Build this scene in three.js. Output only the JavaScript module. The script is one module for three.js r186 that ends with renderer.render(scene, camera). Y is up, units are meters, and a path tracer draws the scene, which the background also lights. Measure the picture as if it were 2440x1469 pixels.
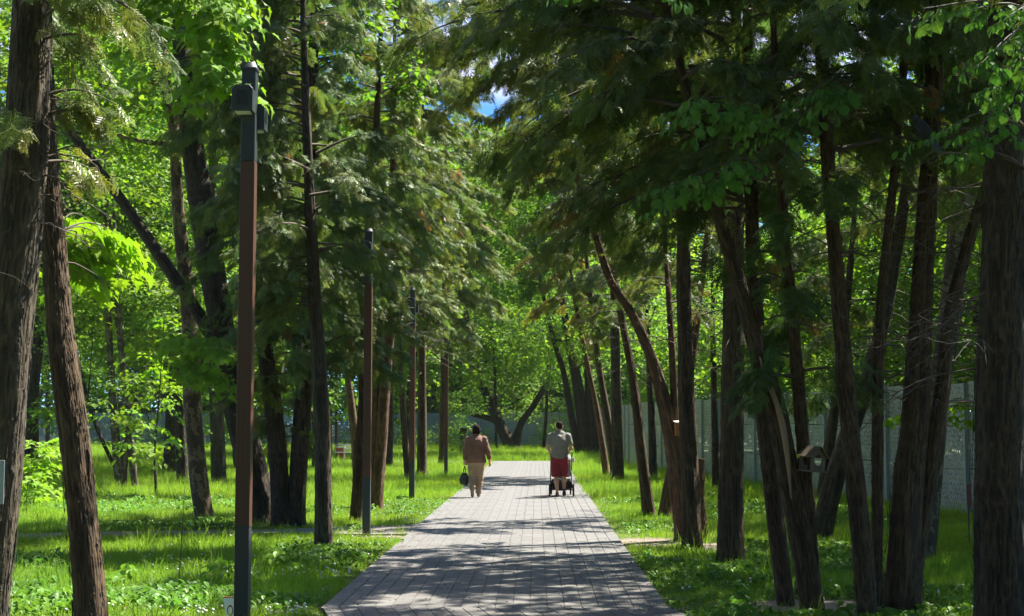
import * as THREE from 'three';
import { Sky } from 'three/addons/objects/Sky.js';
import { mergeGeometries } from 'three/addons/utils/BufferGeometryUtils.js';
import { RoundedBoxGeometry } from 'three/addons/geometries/RoundedBoxGeometry.js';

// ---------------------------------------------------------------- camera, sky, sun, exposure
const scene = new THREE.Scene();
const renderer = new THREE.WebGLRenderer({ antialias: true });
renderer.setSize(1024, 616);
renderer.toneMapping = THREE.LinearToneMapping;
renderer.toneMappingExposure = 3.7;
renderer.shadowMap.enabled = true;

const EYE = 1.78, FOCAL = 3400;                       // eye height in metres, focal length for a 2440 wide picture
const camera = new THREE.PerspectiveCamera(2 * Math.atan(734.5 / FOCAL) * 180 / Math.PI, 2440 / 1469, 0.1, 2000);
camera.position.set(0.4, EYE, 0);
camera.rotation.set(Math.atan(275.5 / FOCAL), Math.atan(59 / FOCAL), 0, 'YXZ');
camera.updateMatrixWorld(true);

const sunDir = new THREE.Vector3(0.45, 0.83, -0.37).normalize();
const sky = new Sky();
sky.name = 'sky'; sky.userData.kind = 'structure';
sky.scale.setScalar(1500);
sky.material.uniforms.sunPosition.value.copy(sunDir).multiplyScalar(1000);
sky.material.uniforms.turbidity.value = 7;
sky.material.uniforms.rayleigh.value = 0.7;
sky.material.uniforms.mieCoefficient.value = 0.004;
scene.add(sky);
scene.environmentIntensity = 0.10;

const sun = new THREE.DirectionalLight(new THREE.Color(1, 0.95, 0.84), 5);
sun.position.copy(sunDir).multiplyScalar(120).add(new THREE.Vector3(0, 0, -40));
sun.target.position.set(0, 0, -40);
sun.castShadow = true; sun.shadow.radius = 1; sun.shadow.mapSize.set(4096, 4096);
Object.assign(sun.shadow.camera, { left: -60, right: 60, top: 60, bottom: -60, near: 1, far: 300 });
scene.add(sun, sun.target);

// ---------------------------------------------------------------- helpers
const V = (x, y, z) => new THREE.Vector3(x, y, z);
function rng(seed) { let s = seed >>> 0; return () => { s = (s + 0x6d2b79f5) | 0; let t = Math.imul(s ^ (s >>> 15), 1 | s); t = (t + Math.imul(t ^ (t >>> 7), 61 | t)) ^ t; return ((t ^ (t >>> 14)) >>> 0) / 4294967296; }; }
const lerp = THREE.MathUtils.lerp, clamp = THREE.MathUtils.clamp, sm = THREE.MathUtils.smoothstep;
const hash = (x, y) => { let h = Math.imul(x, 374761393) + Math.imul(y, 668265263) | 0; h = Math.imul(h ^ (h >>> 13), 1274126177); return ((h ^ (h >>> 16)) >>> 0) / 4294967296; };
function vnoise(x, y, px = 0, py = 0) {                // value noise, periodic when px, py are given
  const xi = Math.floor(x), yi = Math.floor(y), fx = x - xi, fy = y - yi, u = fx * fx * (3 - 2 * fx), v = fy * fy * (3 - 2 * fy);
  const w = (a, p) => (p ? ((a % p) + p) % p : a);
  const a = hash(w(xi, px), w(yi, py)), b = hash(w(xi + 1, px), w(yi, py)), c = hash(w(xi, px), w(yi + 1, py)), d = hash(w(xi + 1, px), w(yi + 1, py));
  return lerp(lerp(a, b, u), lerp(c, d, u), v);
}
const fbm = (x, y, o = 4) => { let s = 0, a = 0.5, t = 0; for (let i = 0; i < o; i++) { s += a * vnoise(x, y); t += a; x = x * 2.03 + 7.1; y = y * 2.03 + 3.7; a *= 0.5; } return s / t; };
// a pixel of the 2440 x 1469 photograph, at a distance ahead of the camera, as a point of the place
function at(px, py, d) {
  const r = V((px - 1220) / FOCAL, -(py - 734.5) / FOCAL, -1).applyQuaternion(camera.quaternion);
  return camera.position.clone().addScaledVector(r, d / -r.z);
}
const xAt = (px, d) => at(px, 1010, d).x;

const numbers = new Map();
function numbered(name) { const k = numbers.get(name) ?? 0; numbers.set(name, k + 1); return k ? name + '_' + String(k).padStart(3, '0') : name; }
function tag(o, label, category, group) { o.userData.label = label; o.userData.category = category; if (group) o.userData.group = group; return o; }
function thing(name, label, category, pos, group) {
  const o = new THREE.Group(); o.name = numbered(name); o.position.copy(pos); scene.add(o); return tag(o, label, category, group);
}
function part(name, geometry, material, parent) {
  const m = new THREE.Mesh(geometry, material); m.name = parent === scene ? numbered(name) : name; m.castShadow = m.receiveShadow = true; parent.add(m); return m;
}
const rel = (geometry, base) => geometry.translate(-base.x, -base.y, -base.z);
const box = (w, h, d, x = 0, y = 0, z = 0) => new THREE.BoxGeometry(w, h, d).translate(x, y, z);
const rbox = (w, h, d, r, x = 0, y = 0, z = 0) => new RoundedBoxGeometry(w, h, d, 2, r).translate(x, y, z);

function tube(points, radii, { radial = 10, seg = 0, ridge = 0, flare = 0, seed = 1, cap = true } = {}) {
  // a tapered tube along a smooth curve; uv in metres round and along it
  const curve = new THREE.CatmullRomCurve3(points, false, 'centripetal'), n = seg || Math.max(4, points.length * 4), len = curve.getLength();
  const cum = [0]; for (let i = 1; i < points.length; i++) cum.push(cum[i - 1] + points[i].distanceTo(points[i - 1]));
  const pos = [], uv = [], idx = [];
  let side = null; const q = V(0, 0, 0);
  for (let i = 0; i <= n; i++) {
    const t = i / n, p = curve.getPointAt(t), tan = curve.getTangentAt(t);
    if (!side) { side = Math.abs(tan.y) > 0.9 ? V(1, 0, 0) : V(0, 1, 0); }
    side = side.clone().addScaledVector(tan, -side.dot(tan)).normalize();
    const other = V(0, 0, 0).crossVectors(tan, side);
    const s = t * cum[cum.length - 1]; let k = 0; while (k < cum.length - 2 && cum[k + 1] < s) k++;
    const f = clamp((s - cum[k]) / Math.max(1e-6, cum[k + 1] - cum[k]), 0, 1); let r = lerp(radii[k], radii[k + 1], f * f * (3 - 2 * f) * 0.5 + f * 0.5);
    const along = t * len;
    for (let j = 0; j <= radial; j++) {
      const a = (j % radial) / radial * Math.PI * 2; let rr = r;
      if (ridge) rr *= 1 + ridge * (vnoise((j % radial) * 0.9 + seed * 17, along * 1.3, radial * 0.9 | 0) - 0.5) + ridge * 0.8 * (vnoise((j % radial) * 0.35 + seed * 7, along * 0.9) - 0.5) * (j % radial === 0 ? 1 : 1);
      if (flare) { const e = Math.exp(-along * 5.5 / Math.max(0.25, r * 3)); rr *= 1 + flare * e * (0.7 + 0.6 * vnoise((j % radial) / radial * 6 + seed * 3.1, 0.5, 6)); }
      q.copy(p).addScaledVector(side, Math.cos(a) * rr).addScaledVector(other, Math.sin(a) * rr);
      pos.push(q.x, q.y, q.z); uv.push(j / radial * Math.max(0.3, Math.round(2 * Math.PI * radii[0] / 0.3) * 0.3), along);
    }
  }
  const w = radial + 1;
  for (let i = 0; i < n; i++) for (let j = 0; j < radial; j++) { const a = i * w + j; idx.push(a, a + 1, a + w, a + 1, a + w + 1, a + w); }
  if (cap) { const c = pos.length / 3, p = curve.getPointAt(1); pos.push(p.x, p.y, p.z); uv.push(0.1, len); for (let j = 0; j < radial; j++) idx.push(n * w + j, n * w + j + 1, c); }
  const g = new THREE.BufferGeometry();
  g.setAttribute('position', new THREE.Float32BufferAttribute(pos, 3)); g.setAttribute('uv', new THREE.Float32BufferAttribute(uv, 2)); g.setIndex(idx);
  g.computeVertexNormals();
  const nn = g.attributes.normal; for (let i = 0; i <= n; i++) { const a = i * w, b = a + radial; const x = nn.getX(a) + nn.getX(b), y = nn.getY(a) + nn.getY(b), z = nn.getZ(a) + nn.getZ(b), l = Math.hypot(x, y, z) || 1; nn.setXYZ(a, x / l, y / l, z / l); nn.setXYZ(b, x / l, y / l, z / l); }
  return g;
}
const merge = (list) => mergeGeometries(list.map((g) => { const c = g.index ? g.toNonIndexed() : g; for (const k of Object.keys(c.attributes)) if (!['position', 'normal', 'uv'].includes(k)) c.deleteAttribute(k); return c; }));

function texture(w, h, f, srgb) {                       // f(u, v) -> [r, g, b] in 0..1
  const data = new Uint8Array(w * h * 4);
  for (let y = 0; y < h; y++) for (let x = 0; x < w; x++) { const c = f(x / w, y / h), o = (y * w + x) * 4; data[o] = clamp(c[0], 0, 1) * 255; data[o + 1] = clamp(c[1], 0, 1) * 255; data[o + 2] = clamp(c[2], 0, 1) * 255; data[o + 3] = 255; }
  const t = new THREE.DataTexture(data, w, h); t.wrapS = t.wrapT = THREE.RepeatWrapping; t.magFilter = THREE.LinearFilter; if (srgb) t.colorSpace = THREE.SRGBColorSpace; t.needsUpdate = true; return t;
}
const std = (r, g, b, o = {}) => new THREE.MeshStandardMaterial({ color: new THREE.Color().setRGB(r, g, b), roughness: 0.85, ...o });
const leafMat = (r, g, b, transmission, coat = 0.25) => new THREE.MeshPhysicalMaterial({ color: new THREE.Color().setRGB(r, g, b), roughness: 0.95, transmission, thickness: 0, clearcoat: coat, clearcoatRoughness: 0.34, specularIntensity: 0.35, side: THREE.DoubleSide });

// ---------------------------------------------------------------- materials
const barkField = (u, v, fx, fy) => {                   // fibrous furrowed bark, one tile = 0.3 m round by 1.2 m along
  const wob = (vnoise(u * 4, v * 6, 4, 6) - 0.5) * 0.9;
  const a = 1 - Math.abs(vnoise(u * fx + wob, v * fy, fx, fy) * 2 - 1), b = vnoise(u * fx * 3 + wob * 2, v * fy * 2, fx * 3, fy * 2), c = vnoise(u * 60, v * 50, 60, 50);
  const crack = sm(vnoise(u * fx * 2 + 5, v * 40 + wob * 5, fx * 2, 40), 0.62, 0.9); return clamp(0.6 * Math.pow(a, 0.8) + 0.27 * b + 0.16 * c - 0.16 * crack, 0, 1);
};
const T = {};
T.bark = texture(256, 512, (u, v) => { const f = barkField(u, v, 11, 6); return [f, f, f]; });
T.barkColor = texture(256, 512, (u, v) => { const f = barkField(u, v, 11, 6), p = vnoise(u * 9, v * 3, 9, 3), k = 0.28 + 0.85 * f; return [k * (0.9 + 0.1 * p), k * (0.86 + 0.14 * p), k * (0.8 + 0.16 * p)]; }, true);
T.rough = texture(256, 512, (u, v) => { const f = barkField(u, v, 8, 8); return [f, f, f]; });
T.roughColor = texture(256, 512, (u, v) => { const f = barkField(u, v, 8, 8), p = vnoise(u * 8, v * 4, 8, 4), k = 0.25 + 0.9 * f; return [k, k * (0.92 + 0.08 * p), k * (0.82 + 0.16 * p)]; }, true);
T.mottle = texture(256, 512, (u, v) => { const p = vnoise(u * 5, v * 14, 5, 14), q = vnoise(u * 14, v * 50, 14, 50), k = sm(p * 0.65 + q * 0.35, 0.42, 0.6) * 0.32 + 0.5 + 0.12 * q; return [k, k * 0.95, k * 0.85]; }, true);
T.concrete = texture(512, 512, (u, v) => { const n = 0.4 * vnoise(u * 160, v * 160, 160, 160) + 0.3 * vnoise(u * 34, v * 34, 34, 34) + 0.3 * vnoise(u * 7, v * 7, 7, 7), st = sm(vnoise(u * 22 + 3, v * 22, 22, 22), 0.82, 0.95) * 0.16, k = 0.72 + 0.3 * n - st; return [k, k * 0.985, k * 0.965]; }, true);
T.grain = texture(128, 512, (u, v) => { const n = 0.6 * vnoise(u * 40, v * 6, 40, 6) + 0.4 * vnoise(u * 90, v * 20, 90, 20), k = 0.65 + 0.35 * n; return [k, k * 0.95, k * 0.9]; }, true);
T.cloth = texture(256, 256, (u, v) => { const n = 0.5 * vnoise(u * 90, v * 90, 90, 90) + 0.5 * vnoise(u * 7, v * 7, 7, 7), k = 0.8 + 0.2 * n; return [k, k, k]; }, true);
T.clothBump = texture(256, 256, (u, v) => { const n = 0.7 * vnoise(u * 10, v * 14, 10, 14) + 0.3 * vnoise(u * 90, v * 90, 90, 90); return [n, n, n]; });

const tiled = (t, x, y) => { const c = t.clone(); c.repeat.set(x, y); c.needsUpdate = true; return c; };
const bk = (r, g, b, map, bump, s = 0.014) => std(r, g, b, { map: tiled(map, 1 / 0.3, 1 / 1.2), bumpMap: tiled(bump, 1 / 0.3, 1 / 1.2), bumpScale: s, roughness: 0.95 });
const M = {
  barkRed: bk(0.20, 0.112, 0.057, T.barkColor, T.bark), barkBrown: bk(0.132, 0.083, 0.041, T.barkColor, T.bark), barkGrey: bk(0.11, 0.083, 0.048, T.barkColor, T.bark, 0.018),
  barkDark: bk(0.074, 0.055, 0.034, T.roughColor, T.rough, 0.022), barkMottle: bk(0.30, 0.22, 0.14, T.mottle, T.bark, 0.006), barkPale: bk(0.22, 0.195, 0.155, T.mottle, T.rough, 0.008),
  twig: std(0.09, 0.066, 0.048), twigGrey: std(0.26, 0.22, 0.18), wood: std(0.46, 0.32, 0.19, { map: tiled(T.grain, 4, 1), roughness: 0.8 }),
  thuja: leafMat(0.135, 0.185, 0.032, 0.5, 0.36), maple: leafMat(0.19, 0.36, 0.010, 0.58, 0.08), mapleFar: leafMat(0.18, 0.33, 0.013, 0.56, 0.1), hazel: leafMat(0.085, 0.21, 0.018, 0.48, 0.1),
  grass: leafMat(0.215, 0.39, 0.02, 0.5, 0.03), herb: leafMat(0.125, 0.27, 0.022, 0.45, 0.2),
  paver: std(0.36, 0.35, 0.34, { map: T.concrete, roughness: 0.9 }),
  sand: std(0.09, 0.086, 0.08, { roughness: 1 }),
  postDark: std(0.028, 0.036, 0.036, { roughness: 0.42 }), postBrown: std(0.125, 0.054, 0.03, { map: tiled(T.grain, 3, 0.6), roughness: 0.5 }), lens: std(0.75, 0.74, 0.7, { roughness: 0.3 }),
  fence: std(0.37, 0.405, 0.395, { map: tiled(T.concrete, 0.6, 0.35), roughness: 0.5, side: THREE.DoubleSide }), fencePost: std(0.27, 0.30, 0.30, { roughness: 0.5 }),
};

// ---------------------------------------------------------------- ground
const pathShift = (d) => (d < 13.75 ? (13.75 - d) * 0.22 : 0);      // the path bends towards the camera's right at the near end
const HALF = 1.65;
const footD = (x) => 24.2 + (x + 1.65) * 0.30 + Math.sin(x * 0.8) * 0.12;  // the trodden side path on the left runs roughly across
const soil = (x, d) => {                                  // how bare the earth is, 0..1
  let s = 0;
  const spot = (cx, cd, rx, rd, k = 1) => { const q = ((x - cx) / rx) ** 2 + ((d - cd) / rd) ** 2; s = Math.max(s, k * (1.25 - q - 0.9 * (fbm(x * 2.2, d * 1.1, 3) - 0.5))); };
  spot(2.15, 21.6, 0.62, 1.0, 0.8); spot(3.1, 14.0, 1.35, 0.7, 0.9); spot(3.0, 20.6, 0.5, 0.9, 0.8); spot(-2.1, 22.6, 0.55, 0.5, 0.8);
  return clamp(s, 0, 1);
};
{
  const xs = [], zs = [];
  const span = (list, a, b, n) => { for (let i = 0; i < n; i++) list.push(lerp(a, b, i / n)); };
  span(xs, -420, -40, 8); span(xs, -40, -12, 40); span(xs, -12, 12, 130); span(xs, 12, 40, 30); span(xs, 40, 420, 8); xs.push(420);
  span(zs, 60, 0, 8); span(zs, 0, -40, 210); span(zs, -40, -130, 130); span(zs, -130, -700, 12); zs.push(-700);
  const pos = [], col = [], idx = [], uv = [];
  for (const z of zs) for (const x of xs) {
    const d = -z, off = Math.max(0, Math.abs(x) - HALF - 0.05), far = sm(off, 0, 3);
    pos.push(x, (d > 0 && d < 66 && Math.abs(x - pathShift(d)) < HALF + 0.12 ? -0.012 : 0) + far * 0.06 * (fbm(x * 0.35, z * 0.35, 3) - 0.5), z);
    const n = fbm(x * 1.7, z * 1.7, 4), s = soil(x, d), earth = [0.23 + 0.09 * n, 0.18 + 0.07 * n, 0.145 + 0.055 * n], turf = [0.08 + 0.05 * n, 0.11 + 0.06 * n, 0.028 + 0.014 * n];
    col.push(...[0, 1, 2].map((k) => lerp(turf[k], earth[k], sm(s, 0.1, 0.5)))); uv.push(x, z);
  }
  const w = xs.length;
  for (let i = 0; i < zs.length - 1; i++) for (let j = 0; j < w - 1; j++) { const a = i * w + j; idx.push(a, a + 1, a + w, a + 1, a + w + 1, a + w); }
  const g = new THREE.BufferGeometry(); g.setAttribute('position', new THREE.Float32BufferAttribute(pos, 3)); g.setAttribute('color', new THREE.Float32BufferAttribute(col, 3)); g.setAttribute('uv', new THREE.Float32BufferAttribute(uv, 2)); g.setIndex(idx); g.computeVertexNormals();
  const m = part('ground', g, std(1, 1, 1, { vertexColors: true, map: T.concrete, roughness: 1 }), scene); m.userData.kind = 'structure';
}
// side path: trodden grit
{
  const pos = [], idx = [], uv = []; let k = 0;
  for (let x = -1.62; x > -22; x -= 0.2, k++) { const c = footD(x), w = 0.55 + 0.5 * sm(x, -4, -1.6) + 0.25 * (fbm(x * 1.3, 4) - 0.5); for (const e of [-1, 0, 1]) { pos.push(x, 0.034 - 0.012 * Math.abs(e), -c - e * w); uv.push(x, c + e * w); } }
  for (let i = 0; i < k - 1; i++) for (let j = 0; j < 2; j++) { const a = i * 3 + j; idx.push(a, a + 3, a + 1, a + 1, a + 3, a + 4); }
  const g = new THREE.BufferGeometry(); g.setAttribute('position', new THREE.Float32BufferAttribute(pos, 3)); g.setAttribute('uv', new THREE.Float32BufferAttribute(uv, 2)); g.setIndex(idx); g.computeVertexNormals();
  part('footpath', g, std(0.2, 0.18, 0.16, { map: T.concrete, roughness: 1, side: THREE.DoubleSide }), scene).userData.kind = 'structure';
}
// paved path: sand bed, pavers in lengthwise courses, then the bend to the left at the far end
{
  const R = rng(11), path = new THREE.Group(); path.name = 'path'; path.userData.kind = 'structure'; scene.add(path);
  const bed = []; for (let d = 6; d < 64; d += 1) bed.push(d);
  const strip = (y, half) => { const pos = [], uv = [], idx = []; bed.forEach((d, i) => { const s = pathShift(d); pos.push(s - half, y, -d, s + half, y, -d); uv.push(s - half, d, s + half, d); if (i) { const a = i * 2 - 2; idx.push(a, a + 1, a + 2, a + 1, a + 3, a + 2); } }); const g = new THREE.BufferGeometry(); g.setAttribute('position', new THREE.Float32BufferAttribute(pos, 3)); g.setAttribute('uv', new THREE.Float32BufferAttribute(uv, 2)); g.setIndex(idx); g.computeVertexNormals(); return g; };
  part('joint_sand', strip(0.0355, HALF), M.sand, path);
  const CW = 3.3 / 20, CL = 0.24, tones = [0, 1, 2, 3, 4].map((k) => std(0.168 + k * 0.003, 0.163 + k * 0.003, 0.159 + k * 0.003, { map: T.concrete, roughness: 0.88 }));
  const make = (w, l, x, z, y, shear = 0) => {              // a paver with a worn bevel, 10 faces
    const hw = w / 2, hl = l / 2, b = 0.0028, e = 0.0003, P = [[-hw, -0.02, -hl], [hw, -0.02, -hl], [hw, -0.02, hl], [-hw, -0.02, hl], [-hw + b, 0, -hl + e], [hw - b, 0, -hl + e], [hw - b, 0, hl - e], [-hw + b, 0, hl - e]];
    const pos = [], uv = [], idx = [0, 4, 1, 1, 4, 5, 1, 5, 2, 2, 5, 6, 2, 6, 3, 3, 6, 7, 3, 7, 0, 0, 7, 4, 4, 7, 5, 5, 7, 6];
    for (const p of P) { pos.push(p[0] + shear * p[2] + x, p[1] + y, p[2] + z); uv.push((p[0] + x) * 0.7, (p[2] + z) * 0.7); }
    const g = new THREE.BufferGeometry(); g.setAttribute('position', new THREE.Float32BufferAttribute(pos, 3)); g.setAttribute('uv', new THREE.Float32BufferAttribute(uv, 2)); g.setIndex(idx); const f = g.toNonIndexed(); f.computeVertexNormals(); return f;
  };
  const straight = [0, 1, 2, 3, 4, 5].map((k) => make(CW - 0.0055, CL - 0.0006, 0, 0, 0)), bent = make(CW - 0.0055, CL - 0.0006, 0, 0, 0, 0.22);
  straight.forEach((g, k) => { const u = g.attributes.uv; for (let i = 0; i < u.count; i++) u.setXY(i, u.getX(i) + k * 0.37, u.getY(i) + k * 0.61); });
  const far = [[], [], [], [], []]; let near = 0;
  for (let c = 0; c < 20; c++) for (let d = 8 + (c % 2) * CL / 2; d < 63.5; d += CL) {
    const x = -HALF + (c + 0.5) * CW, y = 0.042 + (R() - 0.5) * 0.0008, k = Math.floor(R() * 5), inFrame = d > 12.9 && d < 12.9 + CL * 15;
    if (inFrame && near < 300) { near++; const m = part('paver', d < 13.75 ? bent : straight[Math.floor(R() * 6)], tones[k], path); m.position.set(x + pathShift(d), y, -d); m.rotation.set((R() - 0.5) * 0.002, (R() - 0.5) * 0.004, (R() - 0.5) * 0.006); }
    else far[k].push(make(CW - 0.0055, CL - 0.0006, x + pathShift(d), -d, y, d < 13.75 ? 0.22 : 0));
  }
  far.forEach((l, k) => { part('paver_field', mergeGeometries(l), tones[k], path).userData.kind = 'stuff'; });
  // the branch that leads off to the left at the end
  const pos = [], uv = [], idx = []; let i = 0;
  for (let x = 1.65; x > -60; x -= 1.2, i++) { const c = 63.4 + Math.max(0, -x) * 0.16; for (const e of [0, 3.2]) { pos.push(x, 0.04, -c - e); uv.push(x * 0.7, (c + e) * 0.7); } if (i) { const a = i * 2 - 2; idx.push(a, a + 2, a + 1, a + 1, a + 2, a + 3); } }
  const g = new THREE.BufferGeometry(); g.setAttribute('position', new THREE.Float32BufferAttribute(pos, 3)); g.setAttribute('uv', new THREE.Float32BufferAttribute(uv, 2)); g.setIndex(idx); g.computeVertexNormals();
  part('side_branch', g, new THREE.MeshStandardMaterial({ color: tones[2].color, map: T.concrete, roughness: 0.9, side: THREE.DoubleSide }), path);
}

// ---------------------------------------------------------------- foliage pieces
function soup() { const pos = [], nor = []; return {
  pos, tri(a, b, c) { pos.push(a.x, a.y, a.z, b.x, b.y, b.z, c.x, c.y, c.z); },
  geo() { const g = new THREE.BufferGeometry(); g.setAttribute('position', new THREE.Float32BufferAttribute(pos, 3)); g.computeVertexNormals(); return g; } }; }

function thujaSpray(seed) {                                 // a drooping flat fan of scale-leaved twigs, growing along +x, 0.5 m
  const R = rng(seed), s = soup(), L = 0.5, N = 13;
  const axis = (t) => V(t * L, -0.16 * t * t * L + 0.02 * Math.sin(t * 9), (R() - 0.5) * 0.004);
  const strip = (a, b, w, n) => { const dir = b.clone().sub(a), side = V(0, 0, 0).crossVectors(dir, n).normalize().multiplyScalar(w), mid = a.clone().lerp(b, 0.45); s.tri(a, mid.clone().add(side), b); s.tri(a, b, mid.clone().sub(side)); };
  const twig = (o, dir, n, len, w, depth) => {
    const end = o.clone().addScaledVector(dir, len).add(V(0, -0.22 * len * (0.5 + R()), 0)); strip(o, end, w, n);
    if (!depth) return;
    const k = depth > 1 ? 8 : 4;
    for (let i = 1; i <= k; i++) {
      const t = i / (k + 0.6), p = o.clone().lerp(end, t), sgn = i % 2 ? 1 : -1, side = V(0, 0, 0).crossVectors(dir, n).normalize();
      const d2 = dir.clone().multiplyScalar(0.75).addScaledVector(side, sgn * 0.75).addScaledVector(n, (R() - 0.5) * 0.2).normalize();
      twig(p, d2, n, len * (0.62 - 0.38 * t) * (0.75 + 0.5 * R()), 0.014 * (depth > 1 ? 0.9 : 0.75), depth - 1 > 1 ? 1 : 0);
    }
  };
  for (let i = 0; i < N; i++) {
    const t = (i + 0.6) / N, o = axis(t), sgn = i % 2 ? 1 : -1, roll = (R() - 0.5) * 0.7;
    const n = V((R() - 0.5) * 0.25, Math.cos(roll), Math.sin(roll)).normalize(), dir = V(0.72, -0.25 - 0.35 * R(), sgn * (0.65 + 0.3 * R())).normalize();
    twig(o, dir, n, (0.25 - 0.12 * t) * (0.75 + 0.5 * R()), 0.009, 2);
  }
  for (let i = 0; i < 6; i++) strip(axis(i / 6), axis((i + 1) / 6), 0.006, V(0, 1, 0));
  return s.geo();
}
const LOBES = [[0, 0], [0.10, -0.02], [0.42, 0.05], [0.30, 0.22], [0.52, 0.52], [0.30, 0.46], [0.22, 0.60], [0.13, 0.66], [0.0, 1.0]];   // half outline of a maple leaf
function leafFace(s, o, dir, up, size, outline, fold = 0.25, curl = 0.25) {
  const side = V(0, 0, 0).crossVectors(dir, up).normalize(), n = V(0, 0, 0).crossVectors(side, dir).normalize();
  const P = (x, y) => o.clone().addScaledVector(dir, y * size).addScaledVector(side, x * size).addScaledVector(n, size * (fold * Math.abs(x) - curl * y * y));
  for (const k of [1, -1]) for (let i = 0; i < outline.length - 1; i++) { const c = P(0, 0.38), a = P(outline[i][0] * k, outline[i][1]), b = P(outline[i + 1][0] * k, outline[i + 1][1]); s.tri(c, a, b); }
}
const OVAL = [[0, 0], [0.26, 0.28], [0.30, 0.62], [0, 1]], DIAMOND = [[0, 0], [0.36, 0.48], [0, 1]], HAZEL = [[0, 0], [0.22, 0.12], [0.40, 0.45], [0.34, 0.75], [0, 1]];
function leafSpray(seed, { n = 7, size = 0.13, outline = LOBES, length = 0.5, spread = 0.6, flat = 0.35, droop = 0.35 }) {
  const R = rng(seed), s = soup();                            // a twig along +x with leaves on stalks either side
  for (let i = 0; i < n; i++) {
    const t = (i + 0.4 + 0.6 * R()) / n, o = V(t * length, -0.1 * t * t * length, 0), yaw = (i % 2 ? 1 : -1) * (0.5 + R() * 0.9) * (1 - 0.5 * t);
    const stalk = V(Math.cos(yaw), -0.15 + 0.3 * (R() - 0.5), Math.sin(yaw)).normalize(), p = o.clone().addScaledVector(stalk, spread * size * (0.4 + R()));
    p.y += (R() - 0.5) * flat * size * 2;
    s.tri(o, p, o.clone().add(V(0, 0.004, 0.003)));
    const dir = V(Math.cos(yaw), -droop * (0.3 + 1.4 * R()), Math.sin(yaw)).normalize(), up = V((R() - 0.5) * 0.9, 1, (R() - 0.5) * 0.9).normalize();
    leafFace(s, p, dir, up, size * (0.7 + 0.6 * R()), outline, 0.1 + 0.25 * R(), 0.1 + 0.35 * R());
  }
  s.tri(V(0, 0, 0), V(length, -0.1 * length, 0), V(0, 0.006, 0.004));
  return s.geo();
}
function leafCloud(seed, n, size, radius, outline) {          // leaves on short twigs through a small volume, for far crowns
  const R = rng(seed), s = soup();
  for (let i = 0; i < n; i++) {
    const a = R() * 6.283, r = radius * Math.sqrt(R()), o = V(Math.cos(a) * r, (R() - 0.5) * radius * 0.9, Math.sin(a) * r), yaw = a + (R() - 0.5) * 2;
    leafFace(s, o, V(Math.cos(yaw), -0.5 * R() - 0.05, Math.sin(yaw)).normalize(), V((R() - 0.5) * 1.2, 1, (R() - 0.5) * 1.2).normalize(), size * (0.6 + 0.8 * R()), outline, 0.2, 0.2);
  }
  return s.geo();
}
function tuft(seed, n, h, r, w) {
  const R = rng(seed), s = soup();
  for (let i = 0; i < n; i++) {
    const a = R() * 6.283, q = r * Math.sqrt(R()), o = V(Math.cos(a) * q, -0.01, Math.sin(a) * q), b = R() * 6.283, lean = 0.15 + 1.0 * R(), hh = h * (0.45 + 0.75 * R()), ww = w * (0.6 + 0.7 * R());
    const dir = V(Math.cos(b), 0, Math.sin(b)), side = V(-Math.sin(b + 1), 0, Math.cos(b + 1)).multiplyScalar(ww / 2);
    const m = o.clone().addScaledVector(dir, lean * hh * 0.35).add(V(0, hh * 0.6, 0)), e = o.clone().addScaledVector(dir, lean * hh).add(V(0, hh * (1 - 0.35 * lean), 0));
    const A = o.clone().add(side), B = o.clone().sub(side), C = m.clone().addScaledVector(side, 0.8), D = m.clone().addScaledVector(side, -0.8);
    s.tri(A, B, C); s.tri(B, D, C); s.tri(C, D, e);
  }
  return s.geo();
}
function herbClump(seed, n, size, h) {
  const R = rng(seed), s = soup();
  for (let i = 0; i < n; i++) { const a = R() * 6.283, q = 0.14 * Math.sqrt(R()), y = h * (0.3 + 0.8 * R()), o = V(Math.cos(a) * q, y, Math.sin(a) * q), yaw = R() * 6.283; s.tri(V(o.x * 0.3, 0, o.z * 0.3), o, V(o.x * 0.3 + 0.004, 0, o.z * 0.3)); leafFace(s, o, V(Math.cos(yaw), -0.1 - 0.4 * R(), Math.sin(yaw)).normalize(), V((R() - 0.5), 1.4, (R() - 0.5)).normalize(), size * (0.6 + 0.7 * R()), OVAL, 0.2, 0.3); }
  return s.geo();
}
const F = {
  thuja: [1, 2, 3].map(thujaSpray),
  maple: [4, 5, 6].map((k) => leafSpray(k, { n: 9, size: 0.15, length: 0.55, spread: 0.7 })),
  hazel: [7, 8].map((k) => leafSpray(k, { n: 8, size: 0.12, outline: HAZEL, length: 0.5, droop: 0.45 })),
  cloud: [9, 10, 11].map((k) => leafCloud(k, 20, 0.13, 0.34, DIAMOND)),
};
// instances: list of [position, quaternion, scale, colour]
function leaves(name, geometry, material, list, parent, base) {
  if (!list.length) return null;
  const m = new THREE.InstancedMesh(geometry, material, list.length), mat = new THREE.Matrix4(), p = V(0, 0, 0), sc = V(1, 1, 1), col = new THREE.Color();
  list.forEach(([pos, q, s, c], i) => { p.copy(pos); if (base) p.sub(base); if (s.isVector3) sc.copy(s); else sc.setScalar(s); m.setMatrixAt(i, mat.compose(p, q, sc)); m.setColorAt(i, col.setRGB(c[0], c[1], c[2])); });
  m.name = parent === scene ? numbered(name) : name; m.userData.kind = 'stuff'; m.castShadow = m.receiveShadow = true; parent.add(m); return m;
}
function spread(name, kinds, material, list, parent, base, R) { const by = kinds.map(() => []); for (const e of list) by[Math.floor(R() * kinds.length)].push(e); by.forEach((l, k) => leaves(name, kinds[k], material, l, parent, base)); }
const XAX = V(1, 0, 0);
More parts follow.
